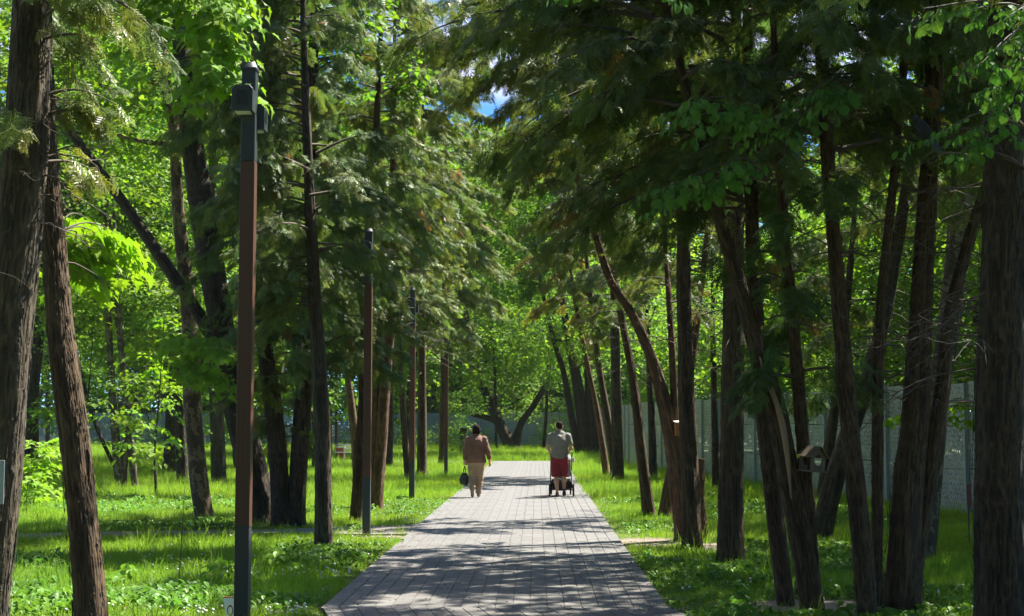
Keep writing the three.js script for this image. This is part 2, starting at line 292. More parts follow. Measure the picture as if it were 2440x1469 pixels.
function aim(dir, roll) { return new THREE.Quaternion().setFromUnitVectors(XAX, dir).multiply(new THREE.Quaternion().setFromAxisAngle(XAX, roll)); }
function levelAim(yaw, pitch, roll) { return new THREE.Quaternion().setFromEuler(new THREE.Euler(roll, yaw, pitch, 'YZX')); }

// ---------------------------------------------------------------- trunks
function trunkLine(list, d, top) {                            // [px, py, width px] upwards -> points and radii, from the soil to the tip
  const pts = list.map(([x, y]) => at(x, y, d)), rad = list.map((l) => l[2] / 2 / FOCAL * d);
  if (pts[0].y > 0.02) { const dir = pts[0].clone().sub(pts[1]).normalize(), k = pts[0].y / -dir.y; pts.unshift(pts[0].clone().addScaledVector(dir, k)); rad.unshift(rad[0] * 1.04); }
  pts[0].y = Math.min(pts[0].y, 0);
  pts.unshift(pts[0].clone().add(V(0, -0.12, 0))); rad.unshift(rad[0] * 1.06);
  const last = pts[pts.length - 1];
  if (top > last.y + 0.3) {
    const dir = last.clone().sub(pts[pts.length - 2]).normalize(), n = Math.max(2, Math.round((top - last.y) / 1.6)), step = (top - last.y) / n, r0 = rad[rad.length - 1];
    let p = last.clone();
    for (let i = 1; i <= n; i++) { const k = 0.82 ** i; p = p.clone().add(V(dir.x / Math.max(0.5, dir.y) * step * k, step, dir.z * step * k)); pts.push(p); rad.push(Math.max(0.012, r0 * (1 - 0.93 * i / n))); }
  }
  return { pts, rad };
}
function onLine(line, h) { const { pts, rad } = line; for (let i = 0; i < pts.length - 1; i++) if (h <= pts[i + 1].y || i === pts.length - 2) { const f = clamp((h - pts[i].y) / Math.max(1e-4, pts[i + 1].y - pts[i].y), 0, 1); return { p: pts[i].clone().lerp(pts[i + 1], f), r: lerp(rad[i], rad[i + 1], f) }; } }
function stem(tree, line, mat, base, opt = {}) { const big = line.rad[0] > 0.1; return part(opt.name || 'trunk', rel(tube(line.pts, line.rad, { radial: opt.radial || (big ? 22 : 12), seg: opt.seg || (big ? 64 : 36), ridge: opt.ridge ?? 0.16, flare: opt.flare ?? 0.35, seed: opt.seed || 1 }), base), mat, tree); }

// a thuja crown: drooping branches off the stem, each hung with sprays
function thujaCrown(tree, line, base, o) {
  const R = rng(o.seed), wood = [], list = [], { h0, h1, reach, n } = o, tone = o.tone || [1, 1, 1], sag = o.sag ?? 0.45;
  for (let i = 0; i < n; i++) {
    const t = (i + R()) / n, h = lerp(h0, h1, t ** (o.even ?? 1)), { p, r } = onLine(line, h);
    let a = R() * 6.283; if (o.toward !== undefined && R() < (o.bias ?? 0.5)) a = o.toward + (R() - 0.5) * 1.9;
    const prof = (o.profile ? o.profile(t) : Math.min(1, 0.55 + t * 1.6) * (1 - t ** 2.2) + 0.14), L = reach * prof * (0.55 + 0.6 * R()), dir = V(Math.cos(a), 0, Math.sin(a));
    const rise = (0.25 - 0.15 * R()) * L, drop = sag * L * (0.5 + 0.9 * R()) * (1 - 0.6 * t);
    const P = (s) => p.clone().addScaledVector(dir, r * 0.6 + L * s).add(V(Math.sin(i * 3 + s * 4) * 0.06 * L, rise * Math.sin(s * 1.9) - drop * s * s, Math.cos(i * 5 + s * 4) * 0.06 * L));
    const pts = [0, 0.25, 0.5, 0.75, 1].map(P); wood.push(tube(pts, [0.020, 0.015, 0.011, 0.007, 0.003].map((q) => q * (0.6 + L * 0.35)), { radial: 4, seg: 7, cap: false }));
    const nodes = Math.max(3, Math.round(L / (o.step || 0.2) / 0.72));
    for (let k = 0; k < nodes; k++) {
      const s = lerp(o.start ?? 0.22, 1, (k + R() * 0.8) / nodes), q = P(s), yaw0 = Math.atan2(-dir.z, dir.x);
      for (let e = 0; e < (o.per || 3) + 1; e++) {
        const yaw = yaw0 + (e - 1.5) * 0.7 + (R() - 0.5) * 1.1, pitch = -(0.15 + 1.05 * R()), c = 0.7 + 0.6 * R(), warm = R();
        const brown = R() < (o.dry ?? 0.006);
        list.push([q.clone().add(V((R() - 0.5) * 0.26, (R() - 0.5) * 0.24, (R() - 0.5) * 0.26)), levelAim(yaw, pitch, (R() - 0.5) * 1.4), (0.65 + 0.7 * R()) * 0.44 * (o.size || 1), brown ? [1.9 * c, 0.75 * c, 0.9 * c] : [tone[0] * c * (0.8 + 0.5 * warm), tone[1] * c, tone[2] * c * (1.2 - 0.4 * warm)]]);
      }
    }
  }
  if (wood.length) part('branches', rel(merge(wood), base), o.woodMat || M.twig, tree).userData.kind = 'stuff';
  spread('foliage', F.thuja, M.thuja, list, tree, base, R);
  return list.length;
}
// loose strips and plates of bark standing proud of a trunk
function barkFlakes(tree, line, base, mat, n, hTop, seed) {
  const R = rng(seed), pos = [], uv = [], put = (p, u, v) => { pos.push(p.x, p.y, p.z); uv.push(u, v); };
  for (let i = 0; i < n; i++) {
    const h = R() * hTop, a = R() * 6.283, L = 0.05 + 0.26 * R() * R(), w = 0.008 + 0.016 * R(), lift = 0.003 + 0.010 * R() * R(), tw = (R() - 0.5) * 0.12, A = onLine(line, h), B = onLine(line, h + L * 0.5), C = onLine(line, h + L), flip = R() < 0.5;
    const pt = (o, da, out) => { const b = a + da / Math.max(0.03, o.r); return o.p.clone().add(V(Math.cos(b), 0, Math.sin(b)).multiplyScalar(o.r * 1.03 + out)); };
    const l0 = flip ? lift : 0, l2 = flip ? 0 : lift, q = [pt(A, 0, l0), pt(B, -w / 2, lift * 0.5), pt(B, w / 2, lift * 0.5), pt(C, tw * 0.1, l2)], m = pt(B, 0, lift * 0.5 + 0.003);
    for (const [x, y] of [[0, 1], [1, 3], [3, 2], [2, 0]]) { put(m, i * 0.13, h + L / 2); put(q[x], i * 0.13 + 0.02, h); put(q[y], i * 0.13, h + L); }
  }
  const g = new THREE.BufferGeometry(); g.setAttribute('position', new THREE.Float32BufferAttribute(pos, 3)); g.setAttribute('uv', new THREE.Float32BufferAttribute(uv, 2)); g.computeVertexNormals();
  const m = mat.clone(); m.side = THREE.DoubleSide; part('bark_strips', rel(g, base), m, tree).userData.kind = 'stuff';
}
// bare dead twigs low on a trunk
function deadTwigs(tree, line, base, { seed, n, h0, h1, len = 0.9, mat = M.twig, toward, bias = 0.5 }) {
  const R = rng(seed), wood = [];
  for (let i = 0; i < n; i++) {
    const h = lerp(h0, h1, R()), { p, r } = onLine(line, h); let a = R() * 6.283; if (toward !== undefined && R() < bias) a = toward + (R() - 0.5) * 1.6;
    const L = len * (0.3 + R()), dir = V(Math.cos(a), 0, Math.sin(a)), up = (R() - 0.35) * 0.6, pts = [];
    for (let k = 0; k <= 4; k++) { const s = k / 4; pts.push(p.clone().addScaledVector(dir, r * 0.5 + L * s).add(V((R() - 0.5) * 0.3 * L * s, up * L * s - 0.45 * L * s * s + (R() - 0.5) * 0.12 * L, (R() - 0.5) * 0.3 * L * s))); }
    const th = 0.004 + 0.007 * R(); wood.push(tube(pts, [th, th * 0.8, th * 0.6, th * 0.4, th * 0.2], { radial: 4, seg: 8, cap: false }));
    const m = 2 + Math.floor(R() * 4);
    for (let j = 0; j < m; j++) { const o = pts[1 + Math.floor(R() * 3)], b = a + (R() - 0.5) * 2.4, l2 = L * (0.2 + 0.35 * R()), d2 = V(Math.cos(b), (R() - 0.6) * 0.9, Math.sin(b)); wood.push(tube([o, o.clone().addScaledVector(d2, l2 * 0.5).add(V(0, (R() - 0.5) * 0.1, 0)), o.clone().addScaledVector(d2, l2)], [th * 0.45, th * 0.3, th * 0.12], { radial: 3, seg: 4, cap: false })); }
  }
  part('dead_twigs', rel(merge(wood), base), mat, tree).userData.kind = 'stuff';
}
// a broadleaved crown: lobes round limbs, filled with leaf pieces
function leafCrown(tree, base, o) {
  const R = rng(o.seed), wood = [], list = [], hue = 0.75 + 0.55 * R(), lum = 0.75 + 0.4 * R();
  const lobes = o.lobes;
  for (const [c, r, from] of lobes) {
    if (from) wood.push(tube([from.p, from.p.clone().lerp(c, 0.5).add(V(0, -0.1 * r.y, 0)), c], [from.r * 0.6, from.r * 0.35, 0.015], { radial: 6, seg: 8, cap: false }));
    const n = Math.round((o.dens || 9) * (r.x * r.z + r.x * r.y + r.y * r.z) * 1.35), s0 = R() * 100;
    for (let i = 0, tries = 0; i < n && tries < n * 4; tries++) {
      const u = R() * 2 - 1, a = R() * 6.283, q = Math.sqrt(1 - u * u), k = 0.45 + 0.6 * Math.cbrt(R()), dir = V(q * Math.cos(a), u, q * Math.sin(a));
      const gap = fbm(dir.x * 2.2 + s0, dir.y * 2.2 + dir.z * 3.1 + s0, 3); if (gap < (o.gap ?? 0.40)) continue; i++;
      const p = c.clone().add(V(dir.x * r.x * k, dir.y * r.y * k, dir.z * r.z * k).multiplyScalar(0.75 + 0.5 * gap)), y = (0.65 + 0.6 * R()) * lum, yl = R() * 0.7 + 0.6 * (hue - 0.75); if (p.y < (o.floor ?? 0.3)) continue;
      list.push([p, levelAim(R() * 6.283, (R() - 0.6) * 0.8, (R() - 0.5) * 0.9), (0.7 + 0.6 * R()) * (o.size || 1), [y * (0.72 + 0.55 * yl), y, y * (1.3 - 0.5 * yl)]]);
    }
  }
  for (const g of wood) part('limb', rel(g, base), o.woodMat || M.barkDark, tree);
  spread('crown', o.kind || F.cloud, o.mat || M.mapleFar, list, tree, base, R);
  return list.length;
}
let leafCount = 0;

// ---------------------------------------------------------------- thujas along the path
const WEST = Math.PI, EAST = 0, NEARBY = Math.PI / 2;           // azimuths: -x, +x, towards the camera
function thujaTree(o) {
  const lines = o.stems.map((s, i) => trunkLine(s.px, s.d ?? o.d, s.top ?? (i ? (o.top ?? 11) * 0.85 : o.top ?? 11))), base = lines[0].pts[0].clone(); base.y = 0;
  const tree = thing('thuja_tree', o.label, 'tree', base, o.group);
  lines.forEach((l, i) => stem(tree, l, (o.stems[i].mat || o.mat || M.barkBrown), base, { name: o.stems[i].name || 'trunk', seed: o.seed + i, ridge: o.ridge ?? 0.2, flare: o.stems[i].flare ?? (i ? 0.1 : 0.5), radial: o.d < 31 ? 30 : 12, seg: o.d < 31 ? 110 : 36 }));
  if (o.d < 31) lines.forEach((l, i) => barkFlakes(tree, l, base, o.stems[i].mat || o.mat || M.barkBrown, Math.round(900 * l.rad[1] / 0.15 * (o.d < 16 ? 1.3 : 0.8)), Math.min(l.pts[l.pts.length - 1].y - 0.4, o.d * 0.3 + 2), o.seed * 71 + i));
  (o.crowns || []).forEach((c, i) => { leafCount += thujaCrown(tree, lines[c.stem || 0], base, { seed: o.seed * 31 + i, h1: (o.top ?? 11) - 0.2, ...c }); });
  (o.twigs || []).forEach((c, i) => deadTwigs(tree, lines[c.stem || 0], base, { seed: o.seed * 47 + i, ...c }));
  return { tree, lines, base };
}
const S = (px, extra = {}) => ({ px, ...extra });
// left of the path
thujaTree({ label: 'thick grey-brown trunk cut by the left edge of the picture', seed: 1, d: 10, top: 11, mat: M.barkGrey, stems: [S([[-32, 1469, 100], [25, 735, 105], [60, 370, 102], [80, 0, 90]])], crowns: [{ h0: 3.5, reach: 0.95, n: 36, toward: EAST, bias: 0.75, per: 2, tone: [1.25, 1.15, 0.7] }], twigs: [{ n: 16, h0: 3.1, h1: 4.7, toward: EAST, bias: 0.8, len: 0.6 }] });
thujaTree({ label: 'leaning brown trunk just right of the thick trunk at the left edge', seed: 2, d: 11, top: 11, mat: M.barkBrown, stems: [S([[215, 1469, 78], [182, 1100, 70], [137, 735, 60], [118, 430, 48], [112, 300, 38]])], crowns: [{ h0: 4.6, reach: 1.3, n: 22, per: 2 }], twigs: [{ n: 10, h0: 3.0, h1: 4.0, len: 0.4 }] });
thujaTree({ label: 'dark foliage-clad thuja with two rising trunks behind the nearest lamp post', seed: 3, d: 24.7, top: 12.5, mat: M.barkDark, stems: [S([[674, 1252, 52], [662, 1100, 47], [648, 950, 42], [622, 780, 36], [592, 500, 30], [548, 280, 24]]), S([[704, 1252, 44], [712, 1100, 41], [725, 900, 37], [738, 600, 34], [745, 200, 28]])],
  crowns: [{ stem: 1, h0: 2.6, reach: 2.0, n: 108, even: 1.1, tone: [0.88, 1, 0.95], profile: (t) => 0.75 + 0.35 * Math.sin(t * 3) - 0.5 * t * t }, { stem: 0, h0: 3.4, reach: 1.6, n: 52, tone: [0.88, 1, 0.95] }, { stem: 0, h0: 1.3, h1: 2.6, reach: 0.6, n: 12, per: 2 }] });
thujaTree({ label: 'slim grey thuja trunk standing alone between the two nearest lamp posts', seed: 4, d: 20.5, top: 10.5, mat: M.barkGrey, stems: [S([[770, 1305, 44], [770, 1150, 39], [766, 1000, 37], [757, 850, 34], [748, 700, 30]])], crowns: [{ h0: 3.4, reach: 1.45, n: 104, toward: WEST, bias: 0.65, tone: [0.9, 1, 0.95], step: 0.18 }] });
thujaTree({ label: 'upright thuja trunk hard against the left side of the second lamp post', seed: 5, d: 26, top: 11.5, mat: M.barkBrown, stems: [S([[848, 1245, 32], [858, 1100, 30], [866, 950, 27], [872, 700, 24], [888, 450, 20]])], crowns: [{ h0: 4.4, reach: 1.5, n: 53, toward: EAST, bias: 0.4 }], twigs: [{ n: 10, h0: 2.2, h1: 4.2, len: 0.7 }] });
thujaTree({ label: 'reddish leaning thuja right of the second lamp post with a broken stub at its foot', seed: 6, d: 29.5, top: 12, mat: M.barkRed, stems: [S([[893, 1218, 34], [905, 1080, 30], [918, 900, 28], [933, 700, 24], [935, 540, 20]]), S([[884, 1215, 18], [892, 1000, 16], [898, 850, 14], [912, 690, 12], [900, 560, 10]]), S([[890, 1210, 22], [889, 1100, 20], [888, 1022, 17]], { top: 0, name: 'broken_stub' })],
  crowns: [{ h0: 5.4, reach: 1.7, n: 55, toward: EAST, bias: 0.4, tone: [1.05, 1.05, 0.95], dry: 0.05 }], twigs: [{ n: 34, h0: 3.6, h1: 6.4, len: 1.2, toward: EAST, bias: 0.7 }, { stem: 1, n: 10, h0: 2, h1: 5, len: 0.5 }] });
thujaTree({ label: 'thin brown thuja trunk tilting left behind the second lamp post', seed: 7, d: 36, top: 8.5, mat: M.barkRed, stems: [S([[852, 1135, 22], [841, 1000, 20], [826, 880, 17], [814, 790, 14]])], crowns: [{ h0: 4.2, reach: 1.6, n: 32 }] });
thujaTree({ label: 'thuja trunk just left of the third lamp post, leaning slightly left', seed: 8, d: 45, top: 12, mat: M.barkBrown, stems: [S([[972, 1145, 17], [962, 1000, 15], [952, 850, 13]])], crowns: [{ tone: [1.2, 1.2, 1.05], h0: 4.6, reach: 2.0, n: 43, size: 1.15, toward: EAST, bias: 0.4 }] });
thujaTree({ label: 'straight olive-brown thuja trunk just right of the third lamp post', seed: 9, d: 46.5, top: 16, mat: M.barkBrown, stems: [S([[1005, 1140, 23], [1006, 1000, 21], [1006, 840, 18]])], crowns: [{ tone: [1.2, 1.2, 1.05], h0: 4.2, reach: 2.2, n: 48, size: 1.2, toward: EAST, bias: 0.4 }], twigs: [{ n: 16, h0: 3, h1: 6, len: 1.2 }] });
thujaTree({ label: 'far straight trunk touching the fourth lamp post on its left', seed: 10, d: 60, top: 20, mat: M.barkBrown, stems: [S([[1052, 1111, 16], [1056, 950, 15], [1058, 760, 12]])], crowns: [{ tone: [1.2, 1.2, 1.05], h0: 5.2, reach: 2.8, n: 48, size: 1.35, toward: EAST, bias: 0.5 }] });
thujaTree({ label: 'far trunk between the second and third lamp posts, in front of the far lawn', seed: 11, d: 57, top: 17, mat: M.barkDark, stems: [S([[925, 1114, 22], [928, 980, 20], [930, 850, 18]])], crowns: [{ h0: 4.5, reach: 2.4, n: 40, size: 1.3 }] });
// right of the path, from far to near
thujaTree({ label: 'far thin reddish thuja stem, leftmost of the right-hand row', seed: 12, d: 48, top: 12, mat: M.barkRed, stems: [S([[1445, 1137, 17], [1431, 1030, 15], [1420, 965, 14], [1400, 870, 13], [1375, 740, 11]])], crowns: [{ h0: 4.4, reach: 1.8, n: 35, size: 1.15, dry: 0.09, tone: [1.3, 1.1, 0.75] }] });
thujaTree({ label: 'far slender thuja stem leaning left, second from the far end of the right-hand row', seed: 13, d: 46.5, top: 12, mat: M.barkBrown, stems: [S([[1465, 1139, 19], [1450, 1015, 18], [1427, 870, 15], [1410, 735, 13]])], crowns: [{ h0: 4.6, reach: 1.9, n: 35, size: 1.15, tone: [1.1, 1.05, 0.9] }] });
thujaTree({ label: 'twin-stemmed straight thuja in the far part of the right-hand row', seed: 14, d: 43, top: 12.5, mat: M.barkGrey, stems: [S([[1471, 1152, 22], [1465, 950, 20], [1462, 760, 16]]), S([[1481, 1150, 15], [1476, 950, 11], [1472, 800, 9]])], crowns: [{ h0: 5.0, reach: 1.9, n: 37, size: 1.1 }] });
thujaTree({ label: 'dark thuja trunk leaning left in the gap before the far end of the right-hand row', seed: 15, d: 27.5, top: 11, mat: M.barkBrown, stems: [S([[1546, 1231, 32], [1531, 1100, 26], [1508, 900, 19], [1477, 735, 16], [1455, 600, 14]])], crowns: [{ h0: 5.5, reach: 2.3, n: 42, toward: WEST, bias: 0.45, tone: [1.05, 1.02, 0.9] }], twigs: [{ n: 14, h0: 2.6, h1: 5, len: 0.8 }] });
const bent = thujaTree({ label: 'reddish thuja whose main trunk bends far out over the path', seed: 16, d: 22, top: 9.6, mat: M.barkRed, stems: [S([[1633, 1288, 52], [1619, 1150, 51], [1606, 1060, 44], [1588, 985, 34], [1555, 860, 26], [1498, 735, 22], [1460, 680, 20], [1420, 565, 18], [1384, 450, 16]]), S([[1624, 1200, 26], [1610, 1000, 17], [1596, 735, 14], [1588, 620, 12]]), S([[1677, 1292, 24], [1670, 1180, 16], [1672, 1094, 15]], { top: 0, name: 'sawn_stub' })],
  crowns: [{ h0: 6.8, reach: 2.1, n: 54, toward: WEST, bias: 0.4, tone: [1.1, 1.03, 0.85] }, { stem: 1, h0: 3.6, h1: 8.5, reach: 1.2, n: 20 }], twigs: [{ n: 20, h0: 3, h1: 5.4, len: 0.8 }, { stem: 1, n: 16, h0: 2.4, h1: 4.4, len: 0.7 }] });
thujaTree({ label: 'dark red trunk base leaning right behind the bent reddish thuja', seed: 17, d: 27.3, top: 10, mat: M.barkRed, stems: [S([[1583, 1234, 32], [1600, 1130, 27], [1625, 1000, 22]])], crowns: [{ h0: 4.2, reach: 1.6, n: 26 }] });
thujaTree({ label: 'dark upright thuja trunk standing right in front of the bent reddish thuja', seed: 18, d: 20.2, top: 11.5, mat: M.barkBrown, stems: [S([[1650, 1313, 47], [1644, 1150, 43], [1636, 950, 37], [1630, 735, 34], [1628, 500, 30]])], crowns: [{ h0: 5.3, reach: 2.0, n: 50, toward: WEST, bias: 0.5, tone: [0.95, 0.95, 0.85] }], twigs: [{ n: 22, h0: 2.6, h1: 4.8, len: 1.0, toward: EAST, bias: 0.6 }] });
thujaTree({ label: 'stout straight thuja trunk between the bent reddish one and the bird feeder', seed: 19, d: 18.3, top: 10, mat: M.barkBrown, stems: [S([[1741, 1344, 64], [1742, 1200, 60], [1745, 1000, 54], [1748, 735, 48], [1752, 400, 40]])], crowns: [{ h0: 5.0, reach: 1.9, n: 55, toward: WEST, bias: 0.5, tone: [0.9, 0.95, 0.85] }], twigs: [{ n: 20, h0: 2.4, h1: 4.6, len: 0.9 }] });
thujaTree({ label: 'slim thuja trunk left of the split trunk carrying the bird feeder', seed: 20, d: 14.2, top: 9, mat: M.barkBrown, stems: [S([[1873, 1447, 42], [1842, 1185, 38], [1818, 985, 36], [1800, 735, 35], [1790, 500, 34], [1785, 200, 30]])], crowns: [{ h0: 3.8, reach: 2.6, n: 47, toward: WEST, bias: 0.5, tone: [0.9, 0.95, 0.85] }], twigs: [{ n: 20, h0: 2.4, h1: 4.6, len: 0.8 }] });
const feeder = thujaTree({ label: 'forked thuja with torn pale wood, carrying the bird feeder', seed: 21, d: 13.4, top: 7.8, mat: M.barkBrown, stems: [S([[1939, 1480, 58], [1890, 1185, 50], [1852, 985, 46], [1812, 860, 42], [1768, 700, 36], [1702, 480, 28]]), S([[1934, 1330, 32], [1924, 1185, 32], [1908, 985, 30], [1888, 735, 28], [1870, 560, 24], [1850, 200, 20]])], crowns: [{ h0: 4.6, reach: 2.1, n: 30, toward: WEST, bias: 0.5, tone: [0.9, 0.95, 0.85] }, { stem: 1, h0: 3.2, h1: 9, reach: 1.6, n: 24, tone: [0.8, 0.95, 0.9] }, { stem: 1, h0: 2.0, h1: 3.2, reach: 0.7, n: 10, per: 3, tone: [0.75, 0.95, 0.9] }], twigs: [{ stem: 1, n: 16, h0: 2, h1: 4.6, len: 0.8 }] });
thujaTree({ label: 'thick trunk leaning strongly to the right in front of the perforated fence', seed: 22, d: 22.4, top: 11, mat: M.barkGrey, stems: [S([[1955, 1284, 50], [1990, 1140, 46], [2035, 1000, 42], [2080, 870, 38], [2118, 700, 32], [2160, 450, 26]])], crowns: [{ h0: 4.8, reach: 2.0, n: 30 }], twigs: [{ n: 14, h0: 2, h1: 5, len: 0.9 }] });
thujaTree({ label: 'thinner right-leaning trunk nearer the fence, behind the strongly leaning one', seed: 23, d: 33, top: 11, mat: M.barkGrey, stems: [S([[1958, 1197, 27], [1974, 1080, 25], [1992, 960, 24], [2006, 850, 20]])], crowns: [{ h0: 3.6, reach: 1.8, n: 26 }] });
thujaTree({ label: 'dark slightly left-leaning trunk right of the bird feeder', seed: 24, d: 13, top: 10.5, mat: M.barkBrown, stems: [S([[2069, 1482, 49], [2047, 1235, 44], [2022, 985, 40], [2002, 735, 36], [1975, 400, 32], [1952, 0, 28]])], crowns: [{ h0: 4.2, reach: 2.2, n: 34, tone: [0.85, 0.95, 0.85] }], twigs: [{ n: 36, h0: 2.2, h1: 5.2, len: 1.0 }] });
thujaTree({ label: 'thinnest upright trunk, between the two dark trunks before the fence', seed: 25, d: 13.4, top: 10, mat: M.barkBrown, stems: [S([[2090, 1476, 28], [2091, 1235, 26], [2092, 985, 26], [2100, 735, 24], [2128, 450, 20], [2160, 100, 18]])], crowns: [{ h0: 4.8, reach: 1.6, n: 22, tone: [0.85, 0.95, 0.85] }], twigs: [{ n: 30, h0: 2, h1: 5, len: 0.9 }] });
thujaTree({ label: 'broad split trunk dividing into a V left of the widest trunk', seed: 26, d: 13.5, top: 11, mat: M.barkBrown, ridge: 0.3, stems: [S([[2148, 1466, 92], [2158, 1200, 74], [2182, 985, 60], [2195, 735, 50], [2215, 400, 42], [2232, 60, 36]]), S([[2182, 1330, 44], [2222, 1100, 38], [2245, 935, 32], [2266, 735, 28], [2332, 500, 24], [2405, 300, 20]])], crowns: [{ h0: 4.6, reach: 2.2, n: 34, tone: [0.85, 0.95, 0.85] }], twigs: [{ n: 34, h0: 2, h1: 5, len: 1.0 }, { stem: 1, n: 26, h0: 1.8, h1: 4.6, len: 0.9 }] });
const widest = thujaTree({ label: 'widest dark trunk at the right edge of the picture', seed: 27, d: 11.5, top: 12, mat: M.barkDark, ridge: 0.2, stems: [S([[2392, 1490, 128], [2386, 1200, 122], [2384, 1000, 118], [2389, 735, 110], [2396, 400, 95], [2402, 0, 80]])], crowns: [{ h0: 4.8, reach: 2.4, n: 30, tone: [0.85, 0.95, 0.85] }], twigs: [{ n: 26, h0: 2.2, h1: 4.6, len: 1.1, toward: WEST, bias: 0.8 }] });

// thujas of the same rows standing beside and behind the camera, out of the picture: they shade the near end
for (const [x, d, k] of [[3.9, 7, 1], [4.6, 1, 2], [-4.6, 4, 3], [-4.2, -4, 4], [4.1, -5, 5], [-2.9, -9, 6], [3.2, -10, 7], [7.5, 4, 8], [7.8, -3, 9], [-8, 0, 10], [-7.5, -8, 11], [6.9, -11, 12], [-3.6, -15, 13], [3.6, -16, 14], [8.2, 10, 15], [-11.5, 5, 16]]) {
  const base = V(x, 0, -d), line = { pts: [0, 1, 2, 3, 4, 5].map((i) => V(x + 0.1 * Math.sin(i * 2 + k), i ? i * 2.1 : -0.12, -d)), rad: [0.17, 0.15, 0.13, 0.1, 0.06, 0.02] }, t = thing('thuja_tree', 'thuja of the rows beside and behind the viewpoint', 'tree', base, 'thujas out of the picture');
  stem(t, line, M.barkBrown, base, { seed: 200 + k }); leafCount += thujaCrown(t, line, base, { seed: 900 + k, h0: d > 3 ? 3.2 : 1.6, h1: 10.3, reach: d > 3 ? 1.8 : 2.6, n: d > 3 ? 44 : 70, size: d > 3 ? 1 : 1.7, per: 2 });
}

// ---------------------------------------------------------------- broadleaved trees
function leafyTree(o) {
  const lines = o.stems.map((s, i) => trunkLine(s.px, s.d ?? o.d, s.top ?? (o.top ?? 14) * (i ? 0.8 : 1))), base = lines[0].pts[0].clone(); base.y = 0;
  const tree = thing(o.name || 'maple_tree', o.label, 'tree', base, o.group);
  lines.forEach((l, i) => stem(tree, l, o.stems[i].mat || o.mat || M.barkDark, base, { seed: o.seed + i, name: o.stems[i].name || 'trunk', flare: i ? 0.05 : 0.3 }));
  if (o.limb) { const pts = o.limb.px.map(([x, y]) => at(x, y, o.limb.d ?? o.d)); part('limb', rel(tube(pts, o.limb.px.map((l) => l[2] / 2 / FOCAL * o.d), { radial: 12, seg: 30, ridge: 0.12 }), base), o.mat || M.barkDark, tree); }
  const R = rng(o.seed * 13), lobes = [];
  for (let i = 0; i < (o.n ?? 9); i++) {
    const l = lines[i % lines.length], h = lerp(o.h0 ?? 4, (o.top ?? 14) * 0.97, (i + R()) / (o.n ?? 9)), f = onLine(l, Math.min(h, l.pts[l.pts.length - 1].y - 0.3)), a = R() * 6.283, w = (o.wide ?? 2.4) * (1 - 0.35 * i / (o.n ?? 9));
    const c = f.p.clone().add(V(Math.cos(a) * w * 0.8, 0.5, Math.sin(a) * w * 0.8)); lobes.push([c, V(w * (0.6 + 0.4 * R()), w * (0.4 + 0.25 * R()), w * (0.6 + 0.4 * R())), f]);
  }
  for (const e of o.extra || []) lobes.push([at(e[0], e[1], e[2]), V(e[3], e[4], e[3]), e[5] ? onLine(lines[0], e[5]) : null]);
  leafCount += leafCrown(tree, base, { seed: o.seed * 7, lobes, dens: o.dens ?? 5.5, size: o.size ?? 1, kind: o.kind, mat: o.leaf, floor: o.floor ?? 0.9, gap: o.gap, woodMat: o.mat || M.barkDark });
  return { tree, lines, base };
}
leafyTree({ name: 'birch_tree', label: 'mottled tan trunk with peeling bark on the lit left lawn', seed: 51, d: 26, top: 15, mat: M.barkMottle, h0: 6.5, wide: 2.2, n: 9, stems: [S([[486, 1241, 44], [470, 1100, 42], [456, 950, 40], [448, 735, 35], [424, 500, 29], [412, 300, 26], [388, 150, 23]])], extra: [[490, 840, 24, 0.9, 0.35, 2.6], [520, 920, 24, 0.6, 0.25, 2.4]] });
leafyTree({ label: 'dark trunk left of the nearest lamp post with a long limb slanting up left', seed: 52, d: 25.4, top: 16, mat: M.barkDark, h0: 7.5, wide: 2.6, n: 8, stems: [S([[624, 1252, 92], [597, 1100, 72], [561, 950, 63], [519, 735, 63], [470, 430, 54], [445, 240, 46]])], limb: { px: [[548, 880, 32], [470, 745, 32], [400, 640, 30], [290, 480, 27], [200, 360, 25], [118, 235, 23], [70, 150, 16]] } });
leafyTree({ label: 'clump of slender grey maple stems on the left lawn', seed: 53, d: 39, top: 15, mat: M.barkPale, h0: 3.6, wide: 2.2, n: 12, stems: [S([[285, 1166, 23], [268, 950, 19], [256, 735, 15]]), S([[293, 1166, 18], [299, 950, 16], [276, 735, 13]]), S([[320, 1155, 16], [306, 1000, 18], [288, 800, 14]]), S([[278, 1125, 9], [226, 1010, 9], [196, 900, 8]], { top: 5, mat: M.barkDark })], extra: [[345, 960, 36, 1.0, 0.6, 2.4], [370, 1095, 33, 0.75, 0.6], [230, 930, 38, 0.9, 0.5]] });
leafyTree({ label: 'rough grey trunk on the lawn between the mottled trunk and the nearest lamp post', seed: 54, d: 42, top: 17, mat: M.barkGrey, h0: 4.5, wide: 2.6, n: 9, stems: [S([[521, 1156, 36], [515, 950, 33], [511, 800, 29]])] });
leafyTree({ label: 'dark trunk directly behind the mottled tan trunk', seed: 55, d: 43, top: 16, mat: M.barkDark, h0: 4.8, wide: 2.4, n: 8, stems: [S([[434, 1153, 28], [429, 950, 25]])] });
leafyTree({ label: 'grey trunk beyond the left lawn, between the stem clump and the mottled trunk', seed: 56, d: 68, top: 19, mat: M.barkGrey, h0: 4.2, wide: 3.2, n: 9, size: 1.4, dens: 6, stems: [S([[402, 1099, 24], [405, 950, 21]])] });
leafyTree({ label: 'far pale forked trunk before the far left fence', seed: 57, d: 104, top: 22, mat: M.barkPale, h0: 5, wide: 4, n: 9, size: 1.9, dens: 4, stems: [S([[80, 1069, 18], [81, 950, 15], [82, 880, 12]]), S([[84, 990, 9], [98, 930, 9], [104, 870, 7]])] });
